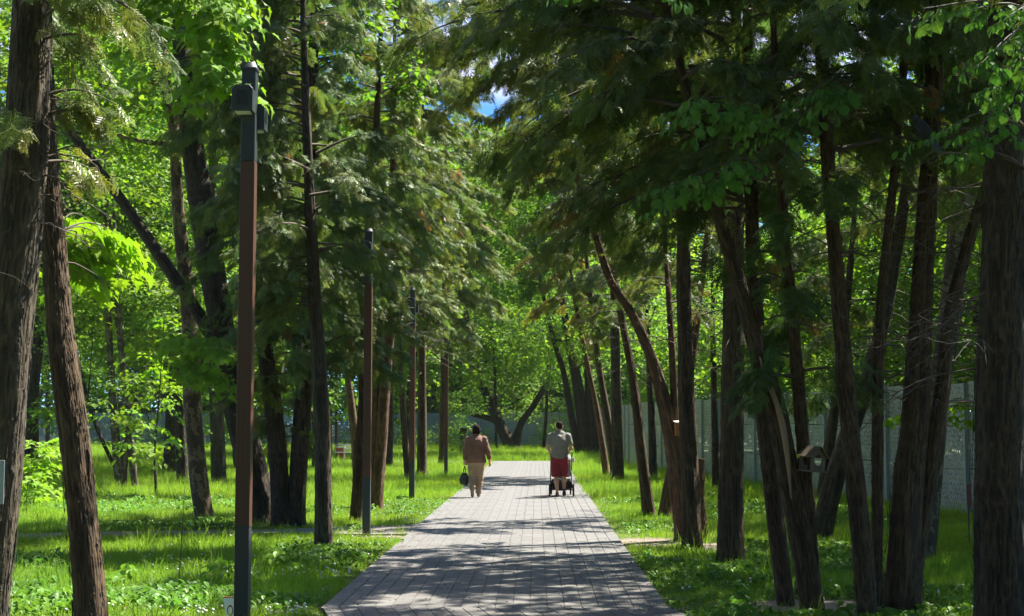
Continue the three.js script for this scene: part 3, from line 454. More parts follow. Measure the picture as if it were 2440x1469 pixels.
leafyTree({ label: 'far thin dark trunk right of the pale forked trunk', seed: 58, d: 104, top: 20, mat: M.barkGrey, h0: 5, wide: 3.6, n: 7, size: 1.9, dens: 4, stems: [S([[113, 1069, 11], [112, 930, 10]])] });
leafyTree({ label: 'spreading dark tree forking into a wide V at the end of the path', seed: 59, d: 96, top: 19, mat: M.barkDark, h0: 3.4, wide: 3.8, n: 15, size: 1.5, dens: 3.6, stems: [S([[1222, 1074, 36], [1196, 1022, 25], [1152, 925, 18], [1128, 860, 14], [1106, 720, 12]]), S([[1226, 1070, 26], [1242, 1010, 17], [1276, 960, 14], [1305, 900, 11], [1312, 820, 9]], { top: 16 })], limb: { px: [[1184, 1004, 15], [1150, 993, 13], [1118, 984, 11], [1088, 955, 8]] }, extra: [[1190, 900, 97, 2.0, 0.9], [1300, 975, 97, 1.6, 0.8], [1090, 960, 94, 1.5, 1.1], [1240, 930, 98, 1.6, 0.7]] });
leafyTree({ name: 'young_tree', label: 'thin straight young tree left of the wide V-shaped tree', seed: 60, d: 92, top: 12, mat: M.barkDark, h0: 4, wide: 2, n: 5, size: 1.4, dens: 5, stems: [S([[1183, 1076, 7], [1179, 900, 6], [1173, 780, 4]])] });
leafyTree({ name: 'young_tree', label: 'thin young tree between the wide V-shaped tree and the man', seed: 61, d: 92, top: 11, mat: M.barkDark, h0: 3.5, wide: 2, n: 5, size: 1.4, dens: 5, stems: [S([[1295, 1076, 9], [1302, 980, 7], [1306, 880, 6]])] });
leafyTree({ name: 'pollard_stump', label: 'short lopped trunk with bright shoots behind the woman', seed: 62, d: 80, top: 0, mat: M.barkPale, h0: 0.5, wide: 0.1, n: 0, size: 0.9, dens: 9, floor: 0.3, stems: [S([[1100, 1086, 12], [1102, 1045, 12], [1106, 1020, 18]], { top: 0 })], extra: [[1098, 985, 80, 0.9, 1.1], [1080, 1000, 80, 0.6, 0.6], [1092, 1050, 79.6, 0.5, 0.45]] });
leafyTree({ label: 'cluster of three dark leaning trunks right beyond the man', seed: 63, d: 78, top: 18, mat: M.barkDark, h0: 5.5, wide: 3.4, n: 12, size: 1.4, dens: 5, stems: [S([[1380, 1087, 17], [1363, 1000, 16], [1341, 880, 14], [1328, 840, 12]]), S([[1394, 1089, 29], [1383, 960, 27], [1369, 880, 23], [1352, 790, 18]]), S([[1414, 1090, 29], [1411, 1000, 27], [1403, 900, 20]])] });
leafyTree({ label: 'slim dark trunk at the fence between the leaning and twin-stemmed thujas', seed: 64, d: 46, top: 9, mat: M.barkDark, h0: 3.4, wide: 1.6, n: 6, stems: [S([[1556, 1118, 20], [1553, 1000, 17], [1548, 900, 14]])] });
leafyTree({ label: 'thin trunk close to the fence behind the stout straight thuja', seed: 65, d: 38, top: 7, mat: M.barkDark, h0: 3.0, wide: 1.4, n: 5, stems: [S([[1706, 1150, 18], [1703, 980, 16], [1700, 820, 13]])] });
leafyTree({ name: 'beech_tree', label: 'smooth pale trunk half hidden behind the V-shaped split trunk', seed: 66, d: 19, top: 14, mat: M.barkPale, h0: 6, wide: 2.6, n: 7, leaf: M.hazel, stems: [S([[2205, 1330, 50], [2232, 985, 52], [2268, 735, 55], [2290, 500, 52], [2312, 200, 46]])] });
// young maples filling the middle distance on the left
leafyTree({ name: 'young_maple', label: 'young maple with low leafy tiers left of the slender stem clump', seed: 81, d: 44, top: 5.5, mat: M.barkDark, h0: 1.0, wide: 1.2, n: 8, dens: 6, size: 1.1, floor: 0.4, kind: F.maple, leaf: M.maple, stems: [S([[205, 1147, 7], [200, 1050, 6], [208, 960, 4]])] });
leafyTree({ name: 'young_maple', label: 'shaded young maple right of the slender stem clump', seed: 82, d: 35, top: 4.6, mat: M.barkDark, h0: 0.9, wide: 1.0, n: 8, dens: 6, size: 1, floor: 0.4, kind: F.maple, leaf: M.maple, stems: [S([[372, 1184, 8], [368, 1080, 6], [376, 980, 4]])] });
leafyTree({ name: 'young_maple', label: 'young maple between the mottled trunk and the rough grey trunk', seed: 83, d: 47, top: 5.5, mat: M.barkDark, h0: 1.2, wide: 1.2, n: 7, dens: 6, size: 1.1, floor: 0.5, kind: F.maple, leaf: M.maple, stems: [S([[478, 1140, 7], [482, 1050, 6], [476, 960, 4]])] });
leafyTree({ name: 'young_maple', label: 'young maple just left of the dark foliage-clad thuja', seed: 84, d: 52, top: 5.5, mat: M.barkDark, h0: 1.2, wide: 1.3, n: 7, dens: 6, size: 1.2, floor: 0.5, kind: F.maple, leaf: M.maple, stems: [S([[560, 1127, 7], [556, 1050, 6], [562, 970, 4]])] });
leafyTree({ name: 'young_maple', label: 'young maple seen between the two dark trunks and the slim grey trunk', seed: 85, d: 54, top: 6, mat: M.barkDark, h0: 1.0, wide: 1.4, n: 8, dens: 6, size: 1.2, floor: 0.5, kind: F.maple, leaf: M.maple, stems: [S([[745, 1122, 7], [748, 1050, 6], [742, 970, 4]])] });
// the woods that close the view: beyond the left lawn, and behind the fence
{
  const R = rng(77), woods = [];
  const add = (x, d, top, wide, h0, size, dens, group, label) => woods.push({ x, d, top, wide, h0, size, dens, group, label });
  const far = 'tall leafy trees of the wood beyond the left lawn', fl = 'tall leafy green tree of the wood beyond the left lawn';
  for (const [x, d] of [[-13, 50], [-17, 47], [-21, 54], [-10.5, 58], [-12, 72], [-9.5, 82], [-7, 76], [-27, 58], [-34, 70]]) add(x + R() * 1.5, d, 18 + R() * 4, 3.1 + R(), d > 70 ? 2.6 : 5, 1.3 + d / 110, 3.2, far, fl);
  const rear = 'tall trees behind the far fence', rl = 'tall leafy tree rising behind the far fence at the end of the park';
  for (const [x, d] of [[-40, 122], [-31, 126], [-23, 121], [-15, 127], [-8, 117], [-1, 124], [6, 116], [12, 122], [19, 112], [3, 132], [-12, 136], [-48, 128], [-36, 130], [-27, 128], [-19, 130], [-4, 130], [9, 128]]) add(x, d, 26 + R() * 7, 4.8 + R(), 0.6, 2.3, 3, rear, rl);
  const side = 'leafy trees behind the right-hand fence', sl = 'leafy tree growing behind the right-hand perforated fence';
  for (const [x, d] of [[11.5, 27], [13.5, 33], [10.6, 38], [14, 43], [9.8, 47], [12.5, 54], [8.6, 57], [11, 64], [7.5, 70], [13, 74], [9, 82], [15, 88], [6.5, 92], [17, 50], [17, 36]]) add(x + 1.5, d, 9 + R() * 3, 2.6 + R() * 0.6, 0.9, 1.1 + d / 120, 4.2, side, sl);
  for (const [x, d] of [[11.2, 16], [12.6, 20], [11.4, 24], [13.4, 27], [12.2, 31], [14.5, 18], [15.5, 23]]) add(x, d, 13.5 + R() * 2, 2.8 + R() * 0.5, 1.5, 1.2, 3.0, side, sl);
  const deep = 'tall trees deeper in the wood behind the right-hand fence', dl = 'tall tree deeper in the wood behind the right-hand fence';
  for (const [x, d] of [[21, 44], [26, 52], [23, 62], [29, 70], [25, 80], [21, 92], [31, 60], [20, 34], [34, 84]]) add(x, d, 17 + R() * 4, 3.6 + R(), 3, 1.9, 2.6, deep, dl);
  woods.forEach((w, k) => {
    const base = V(w.x, 0, -w.d), line = { pts: [], rad: [] }, n = 6, lean = (R() - 0.5) * 1.2;
    for (let i = 0; i <= n; i++) { line.pts.push(V(w.x + lean * i / n + (R() - 0.5) * 0.2, i ? w.top * 0.9 * i / n : -0.12, -w.d + (R() - 0.5) * 0.3)); line.rad.push(Math.max(0.03, (0.17 + w.top * 0.006) * (1 - 0.85 * i / n))); }
    const tree = thing('woodland_tree', w.label, 'tree', base, w.group); stem(tree, line, [M.barkDark, M.barkGrey, M.barkPale][k % 3], base, { seed: 100 + k, radial: 9, seg: 18 });
    const lobes = []; const N = 12;
    for (let i = 0; i < N; i++) { const t = (i + R()) / N, f = onLine(line, lerp(w.h0, w.top * 0.9, t)), a = R() * 6.283, q = w.wide * (0.7 + 0.5 * Math.sin(t * 2.6)) * 0.8; lobes.push([f.p.clone().add(V(Math.cos(a) * q, 0.4, Math.sin(a) * q)), V(q * (0.7 + 0.4 * R()), q * (0.45 + 0.3 * R()), q * (0.7 + 0.4 * R())), f]); }
    leafCount += leafCrown(tree, base, { seed: 300 + k, lobes, dens: w.dens, size: w.size, floor: 0.5 });
  });
}

// low bushes before the far fence
[[-22, 108, 1.5, 1.3], [-16, 107, 1.2, 1.1], [-9.5, 104, 1.6, 1.5], [-6.6, 103, 1.2, 1.2], [-4.2, 103.5, 1.4, 1.0], [1.4, 98, 1.3, 1.1], [3.0, 86, 1.0, 0.9], [-29, 110, 1.6, 1.4], [2.6, 93, 1.3, 1.4], [-12.5, 104, 1.2, 0.9]].forEach(([x, d, w, h], k) => {
  const base = V(x, 0, -d), b = thing('bush', 'low leafy bush growing before the far fence', 'bush', base, 'bushes before the far fence');
  for (let i = 0; i < 4; i++) { const a = i * 1.7 + k; part('stem', tube([V(0, -0.05, 0), V(Math.cos(a) * w * 0.3, h * 0.5, Math.sin(a) * w * 0.3), V(Math.cos(a) * w * 0.5, h, Math.sin(a) * w * 0.5)], [0.025, 0.018, 0.008], { radial: 5, seg: 8 }), M.twig, b); }
  leafCount += leafCrown(b, base, { seed: 640 + k, lobes: [[V(x - w * 0.3, h * 0.75, -d), V(w * 0.8, h * 0.7, w * 0.7), null], [V(x + w * 0.4, h * 0.6, -d + 0.2), V(w * 0.7, h * 0.6, w * 0.6), null]], dens: 8, size: 1.2, floor: 0.1 });
});
for (let k = 0; k < 17; k++) {
  const x = -50 + k * 3.7, d = 112.5 + (x < -6 ? (-6 - x) * 0.19 : 0) + 2.2, w = 2.6, h = 2.6 + 1.2 * hash(k, 3), base = V(x, 0, -d), b = thing('tall_bush', 'tall leafy bush filling the gap behind the far fence', 'bush', base, 'bushes behind the far fence');
  part('stem', tube([V(0, -0.05, 0), V(0.1, h * 0.5, 0), V(0.2, h, 0)], [0.05, 0.04, 0.02], { radial: 6, seg: 8 }), M.twig, b);
  leafCount += leafCrown(b, base, { seed: 670 + k, lobes: [[V(x, h * 0.6, -d), V(w, h * 0.75, 1.4), null], [V(x + 1.2, h * 1.1, -d), V(w * 0.7, h * 0.5, 1.2), null]], dens: 4.5, size: 2, floor: 0.1, gap: 0.3 });
}
// near branches with large leaves
function leafyBranch(name, label, mat, kinds, d, anchor, ends, o = {}) {
  const R = rng(o.seed), base = at(anchor[0], anchor[1], anchor[2] ?? d), b = thing(name, label, 'branch', base, o.group), wood = [], list = [];
  for (const [px, py, dd] of ends) {
    const e = at(px, py, dd ?? d), m = base.clone().lerp(e, 0.5).add(V(0, 0.12, 0)); wood.push(tube([base, m, e], [o.th ?? 0.012, 0.007, 0.003], { radial: 5, seg: 10 }));
    const L = base.distanceTo(e), n = Math.max(2, Math.round(L / 0.16)), yaw0 = Math.atan2(-(e.z - base.z), e.x - base.x);
    for (let k = 0; k < n * (o.per ?? 1); k++) { const t = lerp(o.start ?? 0.35, 1, Math.sqrt(R())), p = t < 0.5 ? base.clone().lerp(m, t * 2) : m.clone().lerp(e, t * 2 - 1), y = 0.8 + 0.4 * R(); list.push([p, levelAim(yaw0 + (R() - 0.5) * 2.2, -0.25 - 0.35 * R(), (R() - 0.5) * 0.7), (0.75 + 0.4 * R()) * (o.size ?? 1), [y * (0.9 + 0.3 * R()), y, y]]); }
  }
  part('stem', rel(merge(wood), base), M.twig, b); spread('leaves', kinds, mat, list, b, base, R); return b;
}
leafyBranch('maple_branch', 'sunlit maple branch with large bright leaves hanging in at the top left', M.maple, F.maple, 12.5, [470, -140, 13.2], [[345, 40], [430, 60], [520, 110], [545, 200], [480, 205], [560, 30], [400, -20], [350, 120], [300, 10], [500, 20]], { seed: 401, size: 0.8, per: 1.1 });
leafyBranch('maple_branch', 'bright maple branch with broad leaves at mid-height behind the leaning brown trunk at the left', M.maple, F.maple, 14, [120, 560, 13], [[290, 560], [230, 600], [190, 640], [210, 520], [160, 610], [260, 580]], { seed: 402, size: 0.9, per: 0.9, start: 0.3 });
leafyBranch('maple_branch', 'shaded maple branch crossing in front of the mottled tan trunk', M.maple, F.maple, 23, [400, 850, 24.5], [[500, 800], [545, 830], [470, 880], [540, 915], [430, 800]], { seed: 403, size: 0.9, per: 0.9 });
leafyBranch('hazel_branch', 'green oval-leaved branch hanging beside the dark upright trunk, upper of two', M.hazel, F.hazel, 11.5, [1830, 300, 12.5], [[1600, 250], [1660, 235], [1720, 300], [1760, 250], [1640, 285]], { seed: 404, size: 0.62, per: 0.5 });
leafyBranch('hazel_branch', 'green oval-leaved branch hanging beside the dark upright trunk, lower of two', M.hazel, F.hazel, 11.5, [1830, 430, 12.5], [[1575, 450], [1640, 420], [1700, 440], [1590, 480], [1730, 390]], { seed: 405, size: 0.62, per: 0.5 });
leafyBranch('hazel_branch', 'leafy branch beneath the canopy between the slim trunk and the right-leaning stems', M.hazel, F.hazel, 11.5, [2080, 180, 12.5], [[1830, 290], [1900, 250], [1960, 240], [1990, 260], [1870, 320]], { seed: 406, size: 0.6, per: 0.5 });
leafyBranch('hazel_branch', 'leafy branch reaching left from the widest trunk beside the perched bird', M.hazel, F.hazel, 10.6, [2440, 300, 11], [[2250, 310], [2300, 330], [2280, 370], [2350, 280], [2330, 350], [2380, 330]], { seed: 407, size: 0.6, per: 0.5 });
leafyBranch('hazel_branch', 'leafy branch in the top right corner of the picture', M.hazel, F.hazel, 10, [2520, 60, 11], [[2330, 160], [2380, 120], [2420, 220], [2400, 40], [2350, 240], [2430, 130], [2290, 30], [2200, 20]], { seed: 408, size: 0.6, per: 0.5 });
leafyBranch('hazel_branch', 'few bright leaves dipping in at the middle of the top edge', M.hazel, F.hazel, 9.5, [1500, -160, 10.5], [[1340, -6], [1560, 0], [1420, -60], [1650, -20]], { seed: 409, size: 0.6, per: 0.5 });
leafyBranch('maple_branch', 'small dark maple sprig hanging before the pale perforated fence', M.maple, F.maple, 22, [2330, 960, 21], [[2290, 960], [2250, 1000], [2310, 1010], [2120, 1000], [2190, 990]], { seed: 410, size: 0.55, per: 0.6 });

// ---------------------------------------------------------------- grass and low plants
{
  const R = rng(501), kinds = [tuft(1, 30, 0.075, 0.15, 0.006), tuft(2, 28, 0.12, 0.15, 0.006), tuft(3, 22, 0.24, 0.16, 0.007), herbClump(4, 18, 0.045, 0.06), herbClump(5, 16, 0.07, 0.10)];
  const lists = kinds.map(() => []), up = V(0, 1, 0);
  const inFrame = (x, d) => { const px = 1279 + (x - 0.4) / d * FOCAL, py = 1010 + EYE / d * FOCAL; return px > -130 && px < 2570 && py < 1600; };
  const put = (k, x, d, s, c) => lists[k].push([V(x, 0.0 + 0.03 * 0, -d), new THREE.Quaternion().setFromAxisAngle(up, R() * 6.283), V(s, s * (0.8 + 0.5 * R()), s), c]);
  for (let d = 11; d < 112;) {
    const cell = d < 22 ? 0.105 : d < 34 ? 0.14 : d < 60 ? 0.24 : 0.5, wide = d * 0.42 + 1;
    for (let x = -wide; x < Math.min(wide, 9.5); x += cell) {
      const px = x + (R() - 0.5) * cell * 1.6, dd = d + (R() - 0.5) * cell * 1.6, edge = Math.abs(px - pathShift(dd)) - HALF;
      if ((dd < 63.3 && edge < 0.05 - 0.09 * R() * R()) || !inFrame(px, dd)) continue;
      if (px < 1.65 && dd > 63.2 + Math.max(0, -px) * 0.16 && dd < 66.8 + Math.max(0, -px) * 0.16) continue;
      const fd = Math.abs(dd - footD(px)); if (px < -1.6 && px > -22 && fd < 0.6 + 0.45 * sm(px, -4, -1.6) && R() > (fd > 0.4 ? 0.35 : 0.1)) continue;
      if (soil(px, dd) > 0.12 + 0.5 * R()) continue;
      const n = fbm(px * 0.5 + 40, dd * 0.5, 3), y = (0.78 + 0.45 * R()) * (0.74 + 0.56 * fbm(px * 0.9 + 9, dd * 0.45 + 3, 3)), yl = fbm(px * 0.6 + 20, dd * 0.4, 3) * 0.8 + R() * 0.35, c = [y * (0.75 + 0.55 * yl), y * (0.92 + 0.1 * yl), y * (1.05 - 0.3 * yl)], s = 0.8 + 0.5 * R();
      const near = clamp(edge / 0.5, 0.25, 1), herbs = sm(n, 0.5, 0.66) * (px < -3 && dd < 24 ? 1.6 : 0.8);
      if (dd > 60) put(2, px, dd, s * 1.6, c);
      else if (dd > 34) put(R() < 0.72 ? 1 : 2, px, dd, s * 1.2, c);
      else if (R() < herbs * 0.55) put(R() < 0.6 ? 3 : 4, px, dd, s * (0.6 + 0.5 * near), [c[0] * 0.95, c[1], c[2] * 1.1]);
      else put(R() < 0.66 ? 0 : R() < 0.92 ? 1 : 2, px, dd, s * (0.55 + 0.5 * near), c);
    }
    d += cell;
  }
  lists.forEach((l, k) => { const m = leaves(['grass', 'grass', 'tall_grass', 'clover', 'ground_cover'][k], kinds[k], k < 3 ? M.grass : M.herb, l, scene); tag(m, ['short bright lawn grass beside the path', 'longer lawn grass across the park', 'tall seeding grass tufts on the lawns', 'small clover-like herbs among the grass', 'broad-leaved ground cover under the trees'][k], k < 3 ? 'grass' : 'plants'); });
  leafCount += lists.reduce((a, l) => a + l.length, 0);
}
// fallen leaves and scales on the paving and in the grass
{
  const R = rng(777), s = soup(); leafFace(s, V(0, 0, 0), V(1, 0, 0), V(0, 1, 0), 0.05, OVAL, 0.35, 0.4); const g = s.geo(), list = [], up = V(0, 1, 0);
  for (let i = 0; i < 2600; i++) { const d = 12.8 + 26 * R() * R(), x = (R() - 0.5) * 9 + 0.4, on = Math.abs(x - pathShift(d)) < HALF; if (on && R() < 0.62 && Math.abs(Math.abs(x) - HALF) > 0.3) continue; const y = 0.6 + 0.8 * R(); list.push([V(x, on ? 0.046 : 0.03 + 0.03 * R(), -d), new THREE.Quaternion().setFromAxisAngle(up, R() * 6.283), 0.35 + 0.7 * R(), [y, y * (0.8 + 0.4 * R()), y]]); }
  const m = leaves('leaf_litter', g, std(0.17, 0.11, 0.055, { roughness: 0.9, side: THREE.DoubleSide }), list, scene); tag(m, 'small brown fallen leaves scattered over paving and lawn', 'leaves');
}
// white clover heads in the near lawn
{
  const R = rng(888), g = new THREE.IcosahedronGeometry(0.013, 0), list = [], q = new THREE.Quaternion();
  for (let i = 0; i < 900; i++) { const d = 13 + 22 * R() * R(), x = R() < 0.7 ? -HALF - 0.1 - 5.5 * R() * R() : HALF + 0.15 + 3 * R(); if (fbm(x * 0.9, d * 0.9, 3) < 0.46 || soil(x, d) > 0.1) continue; const y = 0.75 + 0.4 * R(); list.push([V(x, 0.05 + 0.06 * R(), -d), q, 0.7 + 0.6 * R(), [y, y, y * 0.93]]); }
  tag(leaves('clover_flowers', g, std(0.62, 0.62, 0.55), list, scene), 'scattered small white clover heads in the near grass', 'flowers');
}
// seedlings and saplings
function sapling(label, px, py, d, h, n, size, seed, kinds = [leafSpray(61, { n: 6, size: 0.1, outline: OVAL, length: 0.16, spread: 0.3 })], mat = M.herb, thick = 0.004) {
  const R = rng(seed), b = at(px, py, d); b.y = 0; const s = thing('sapling', label, 'plant', b), list = [], top = V(b.x + (R() - 0.5) * 0.1 * h, h, b.z);
  part('stem', rel(tube([b.clone().add(V(0, -0.03, 0)), b.clone().lerp(top, 0.5).add(V((R() - 0.5) * 0.05, 0, 0)), top], [thick, thick * 0.8, thick * 0.4], { radial: 5, seg: 10 }), b), M.twig, s);
  for (let i = 0; i < n; i++) { const t = 0.35 + 0.65 * (i + R()) / n; list.push([b.clone().lerp(top, t), levelAim(R() * 6.283, 0.3 - 0.5 * R(), (R() - 0.5) * 0.6), size * (0.7 + 0.6 * R()), [1.1 + 0.3 * R(), 1.15, 0.9]]); }
  spread('leaves', kinds, mat, list, s, b, R); return s;
}
sapling('leafy seedling in the sun left of the nearest lamp post', 540, 1385, 16.1, 0.28, 4, 1.0, 601);
sapling('bright leafy seedling right of the nearest lamp post', 672, 1362, 17.2, 0.26, 6, 1.1, 602);
sapling('small seedling against the foot of the nearest lamp post', 612, 1375, 16.6, 0.2, 4, 0.9, 603);
sapling('seedling with pointed leaves in the shade at the bottom left', 132, 1450, 13.8, 0.2, 4, 0.9, 604);
sapling('seedling in the shaded ground cover between the leaning trunk and the nearest lamp post', 300, 1400, 15.5, 0.25, 5, 0.9, 605);
sapling('bare thin sapling with a wavy stem on the shaded left lawn', 424, 1392, 15.8, 1.1, 2, 0.6, 606, undefined, undefined, 0.006);
sapling('bushy bright maple sapling right of the thick trunk at the left edge', 78, 1205, 30.5, 1.35, 26, 1.0, 607, F.maple, M.maple, 0.012);
sapling('low maple bush at the left edge of the lit lawn', 62, 1222, 28.5, 0.8, 14, 0.8, 608, F.maple, M.maple, 0.01);

// ---------------------------------------------------------------- perforated fence
{
  const PW = 1.0, PH = 0.84, R = rng(701);
  const shape = (seed) => {
    const Q = rng(seed), s = new THREE.Shape([[-PW / 2, 0], [PW / 2, 0], [PW / 2, PH], [-PW / 2, PH]].map(([x, y]) => new THREE.Vector2(x * 0.985, y * 0.985 + 0.006)));
    for (let r = 0; r < 8; r++) for (let c = 0; c < 9; c++) { if (Q() < 0.12) continue; const x = -PW / 2 + 0.085 + (c + (r % 2) * 0.5) * 0.098 + (Q() - 0.5) * 0.03, y = 0.075 + r * 0.096 + (Q() - 0.5) * 0.03, w = 0.02, h = 0.036 + 0.012 * Q(), k = (Q() - 0.5) * 0.02; s.holes.push(new THREE.Path([[x, y - h], [x + w, y - h * 0.2], [x + k * 0.6, y + h], [x - w, y - h * 0.2]].map((p) => new THREE.Vector2(...p)))); }
    return new THREE.ShapeGeometry(s);
  };
  const panels = [1, 2, 3, 4].map(shape), post = box(0.07, 2.62, 0.07, 0, 1.31, 0), rail = box(1, 0.035, 0.03, 0.5, 0, 0), run = [[V(9.35, 0, -19), V(8.8, 0, -28)], [V(8.8, 0, -28), V(4.3, 0, -60)], [V(4.3, 0, -60), V(3.4, 0, -100)], [V(3.4, 0, -100), V(-6, 0, -109)], [V(-6, 0, -109), V(-48, 0, -117)]];
  const build = (label, runs, three = true) => {
    const base = runs[0][0], f = thing('perforated_fence', label, 'fence', base, undefined);
    for (const [a, b] of runs) {
      const L = a.distanceTo(b), n = Math.round(L / PW), dir = b.clone().sub(a).normalize(), yaw = Math.atan2(-dir.z, dir.x);
      for (let i = 0; i < n; i++) {
        const p = a.clone().addScaledVector(dir, (i + 0.5) * L / n).sub(base), step = 0.03 * (Math.floor(i / 2) % 3);
        for (let r = 0; r < 3; r++) { const m = part('panel', panels[Math.floor(R() * 4)], M.fence, f); m.position.set(p.x, 0.03 + r * (PH + 0.012) + step, p.z); m.rotation.y = yaw; m.scale.x = L / n / PW; m.rotation.x = 0; }
        if (i % 2 === 0) { const q = a.clone().addScaledVector(dir, i * L / n).sub(base).add(V(-dir.z * -0.06, 0, dir.x * -0.06)); const m = part('post', post, M.fencePost, f); m.position.set(q.x, -0.05 + step, q.z); m.rotation.y = yaw; }
      }
    }
  };
  build('pale blue-grey perforated metal fence along the right-hand lawn', [run[0], run[1]]);
  build('perforated metal fence crossing behind the trees at the end of the path', [run[2], run[3]]);
  build('far perforated metal fence along the back of the left lawn', [run[4]]);
}

// ---------------------------------------------------------------- grey clad building far behind the fence
{
  const b = thing('clad_building', 'grey building with ribbed metal walls glimpsed through the trees at the path end', 'building', V(-4, 0, -150)), wall = std(0.20, 0.22, 0.26, { roughness: 0.6 }), ribs = [];
  part('wall', box(26, 15, 12, 0, 7.5, 0), wall, b);
  for (let x = -12.9; x < 13; x += 0.5) ribs.push(box(0.16, 11.6, 0.12, x, 8.9, 6.05));
  part('cladding_ribs', merge(ribs), std(0.26, 0.28, 0.32, { roughness: 0.55 }), b);
  part('plinth', box(26.2, 3.0, 0.3, 0, 1.5, 6.1), std(0.34, 0.13, 0.09), b);
  part('roof', box(26.8, 0.5, 12.8, 0, 15.25, 0), std(0.12, 0.12, 0.13), b);
  for (const x of [-8, -2.4, 2.4, 8]) for (const y of [5.2, 9.4]) { const w = part('window', box(1.7, 1.9, 0.16, x, y, 6.14), std(0.55, 0.56, 0.58), b); part('pane', box(1.45, 1.65, 0.04, x, y, 6.24), std(0.05, 0.06, 0.08, { roughness: 0.08 }), w); }
}

// ---------------------------------------------------------------- lamp posts
function lampPost(label, x, d, spin = 0) {
  const g = thing('lamp_post', label, 'lamp post', V(x, 0, -d), 'lamp posts along the left of the path'); g.rotation.y = spin;
  const W = 0.122;
  part('base_post', rbox(W, 1.02, W, 0.008, 0, 0.40, 0), M.postDark, g);
  part('brown_post', rbox(W * 1.02, 3.13, W * 1.02, 0.006, 0, 2.477, 0), M.postBrown, g);
  part('collar', box(W * 1.06, 0.012, W * 1.06, 0, 0.912, 0), M.postDark, g);
  const up = part('upper_post', rbox(W, 0.80, W, 0.008, 0, 4.445, 0), M.postDark, g);
  part('cap', merge([rbox(W * 1.14, 0.028, W * 1.14, 0.008, 0, 4.855, 0), new THREE.CylinderGeometry(W * 0.56, W * 0.76, 0.05, 4, 1).rotateY(Math.PI / 4).translate(0, 4.893, 0)]), M.postDark, up);
  const head = (px, py, pz, ry) => {
    const h = new THREE.Group(); h.name = 'lamp_head'; h.position.set(px, py, pz); h.rotation.y = ry; g.add(h);
    const s = new THREE.Shape([[-0.085, 0], [0.085, 0], [0.085, 0.185], [0.058, 0.215], [-0.058, 0.215], [-0.085, 0.185]].map((p) => new THREE.Vector2(...p)));
    part('housing', new THREE.ExtrudeGeometry(s, { depth: 0.14, bevelEnabled: true, bevelSize: 0.006, bevelThickness: 0.006, bevelSegments: 2 }), M.postDark, h);
    part('lens', box(0.13, 0.012, 0.10, 0, -0.010, 0.07), M.lens, h);
    const fins = []; for (let i = -3; i <= 3; i++) fins.push(box(0.006, 0.12, 0.01, i * 0.014, 0.11, 0.150)); part('cooling_fins', merge(fins), M.postDark, h);
  };
  head(-0.025, 4.46, W / 2, 0); head(0.03, 4.35, -W / 2, Math.PI);
  return g;
}
lampPost('nearest square lamp post, brown with dark base and twin lamp heads', xAt(583, 12.2), 12.2);
lampPost('second nearest square brown lamp post, beside the thuja trunks', xAt(875, 22.8), 22.8);
lampPost('third square brown lamp post, sunlit reddish, on the left verge', xAt(982, 32.9), 32.9);
lampPost('fourth lamp post, against a far trunk beside the woman', xAt(1063, 47.5), 47.5);
lampPost('far lamp post beside the side path, left of a pair', xAt(788, 66), 66);
lampPost('far lamp post beside the side path, right of a pair', xAt(801, 70), 70);

// ---------------------------------------------------------------- litter bin and bench by the side path
{
  const b = thing('litter_bin', 'small orange slatted wooden litter bin on the far side path', 'bin', V(xAt(811, 66.5), 0.0, -66.5)), orange = std(0.52, 0.17, 0.055, { map: T.grain, roughness: 0.6 }), pale = std(0.6, 0.58, 0.5);
  for (let i = 0; i < 5; i++) part('slat', rbox(0.064, 0.56, 0.03, 0.006, -0.15 + i * 0.075, 0.36, 0.17), orange, b);
  part('body', box(0.34, 0.58, 0.30, 0, 0.36, 0), std(0.3, 0.11, 0.05), b);
  for (const x of [-0.21, 0.21]) part('leg_post', rbox(0.05, 0.78, 0.05, 0.006, x, 0.39, 0.1), pale, b);
  part('rim', rbox(0.46, 0.04, 0.36, 0.008, 0, 0.68, 0), pale, b);
  const c = thing('bench', 'pale park bench right of the orange litter bin', 'bench', V(xAt(828, 66.2), 0, -66.2));
  for (let i = 0; i < 3; i++) part('seat_slat', rbox(1.2, 0.03, 0.11, 0.006, 0, 0.45, -0.13 + i * 0.13), pale, c);
  for (let i = 0; i < 2; i++) part('back_slat', rbox(1.2, 0.10, 0.03, 0.006, 0, 0.62 + i * 0.16, -0.24), pale, c);
  for (const x of [-0.5, 0.5]) part('leg', merge([box(0.05, 0.46, 0.05, x, 0.21, 0.14), box(0.05, 0.86, 0.05, x, 0.41, -0.20)]), M.postDark, c);
}

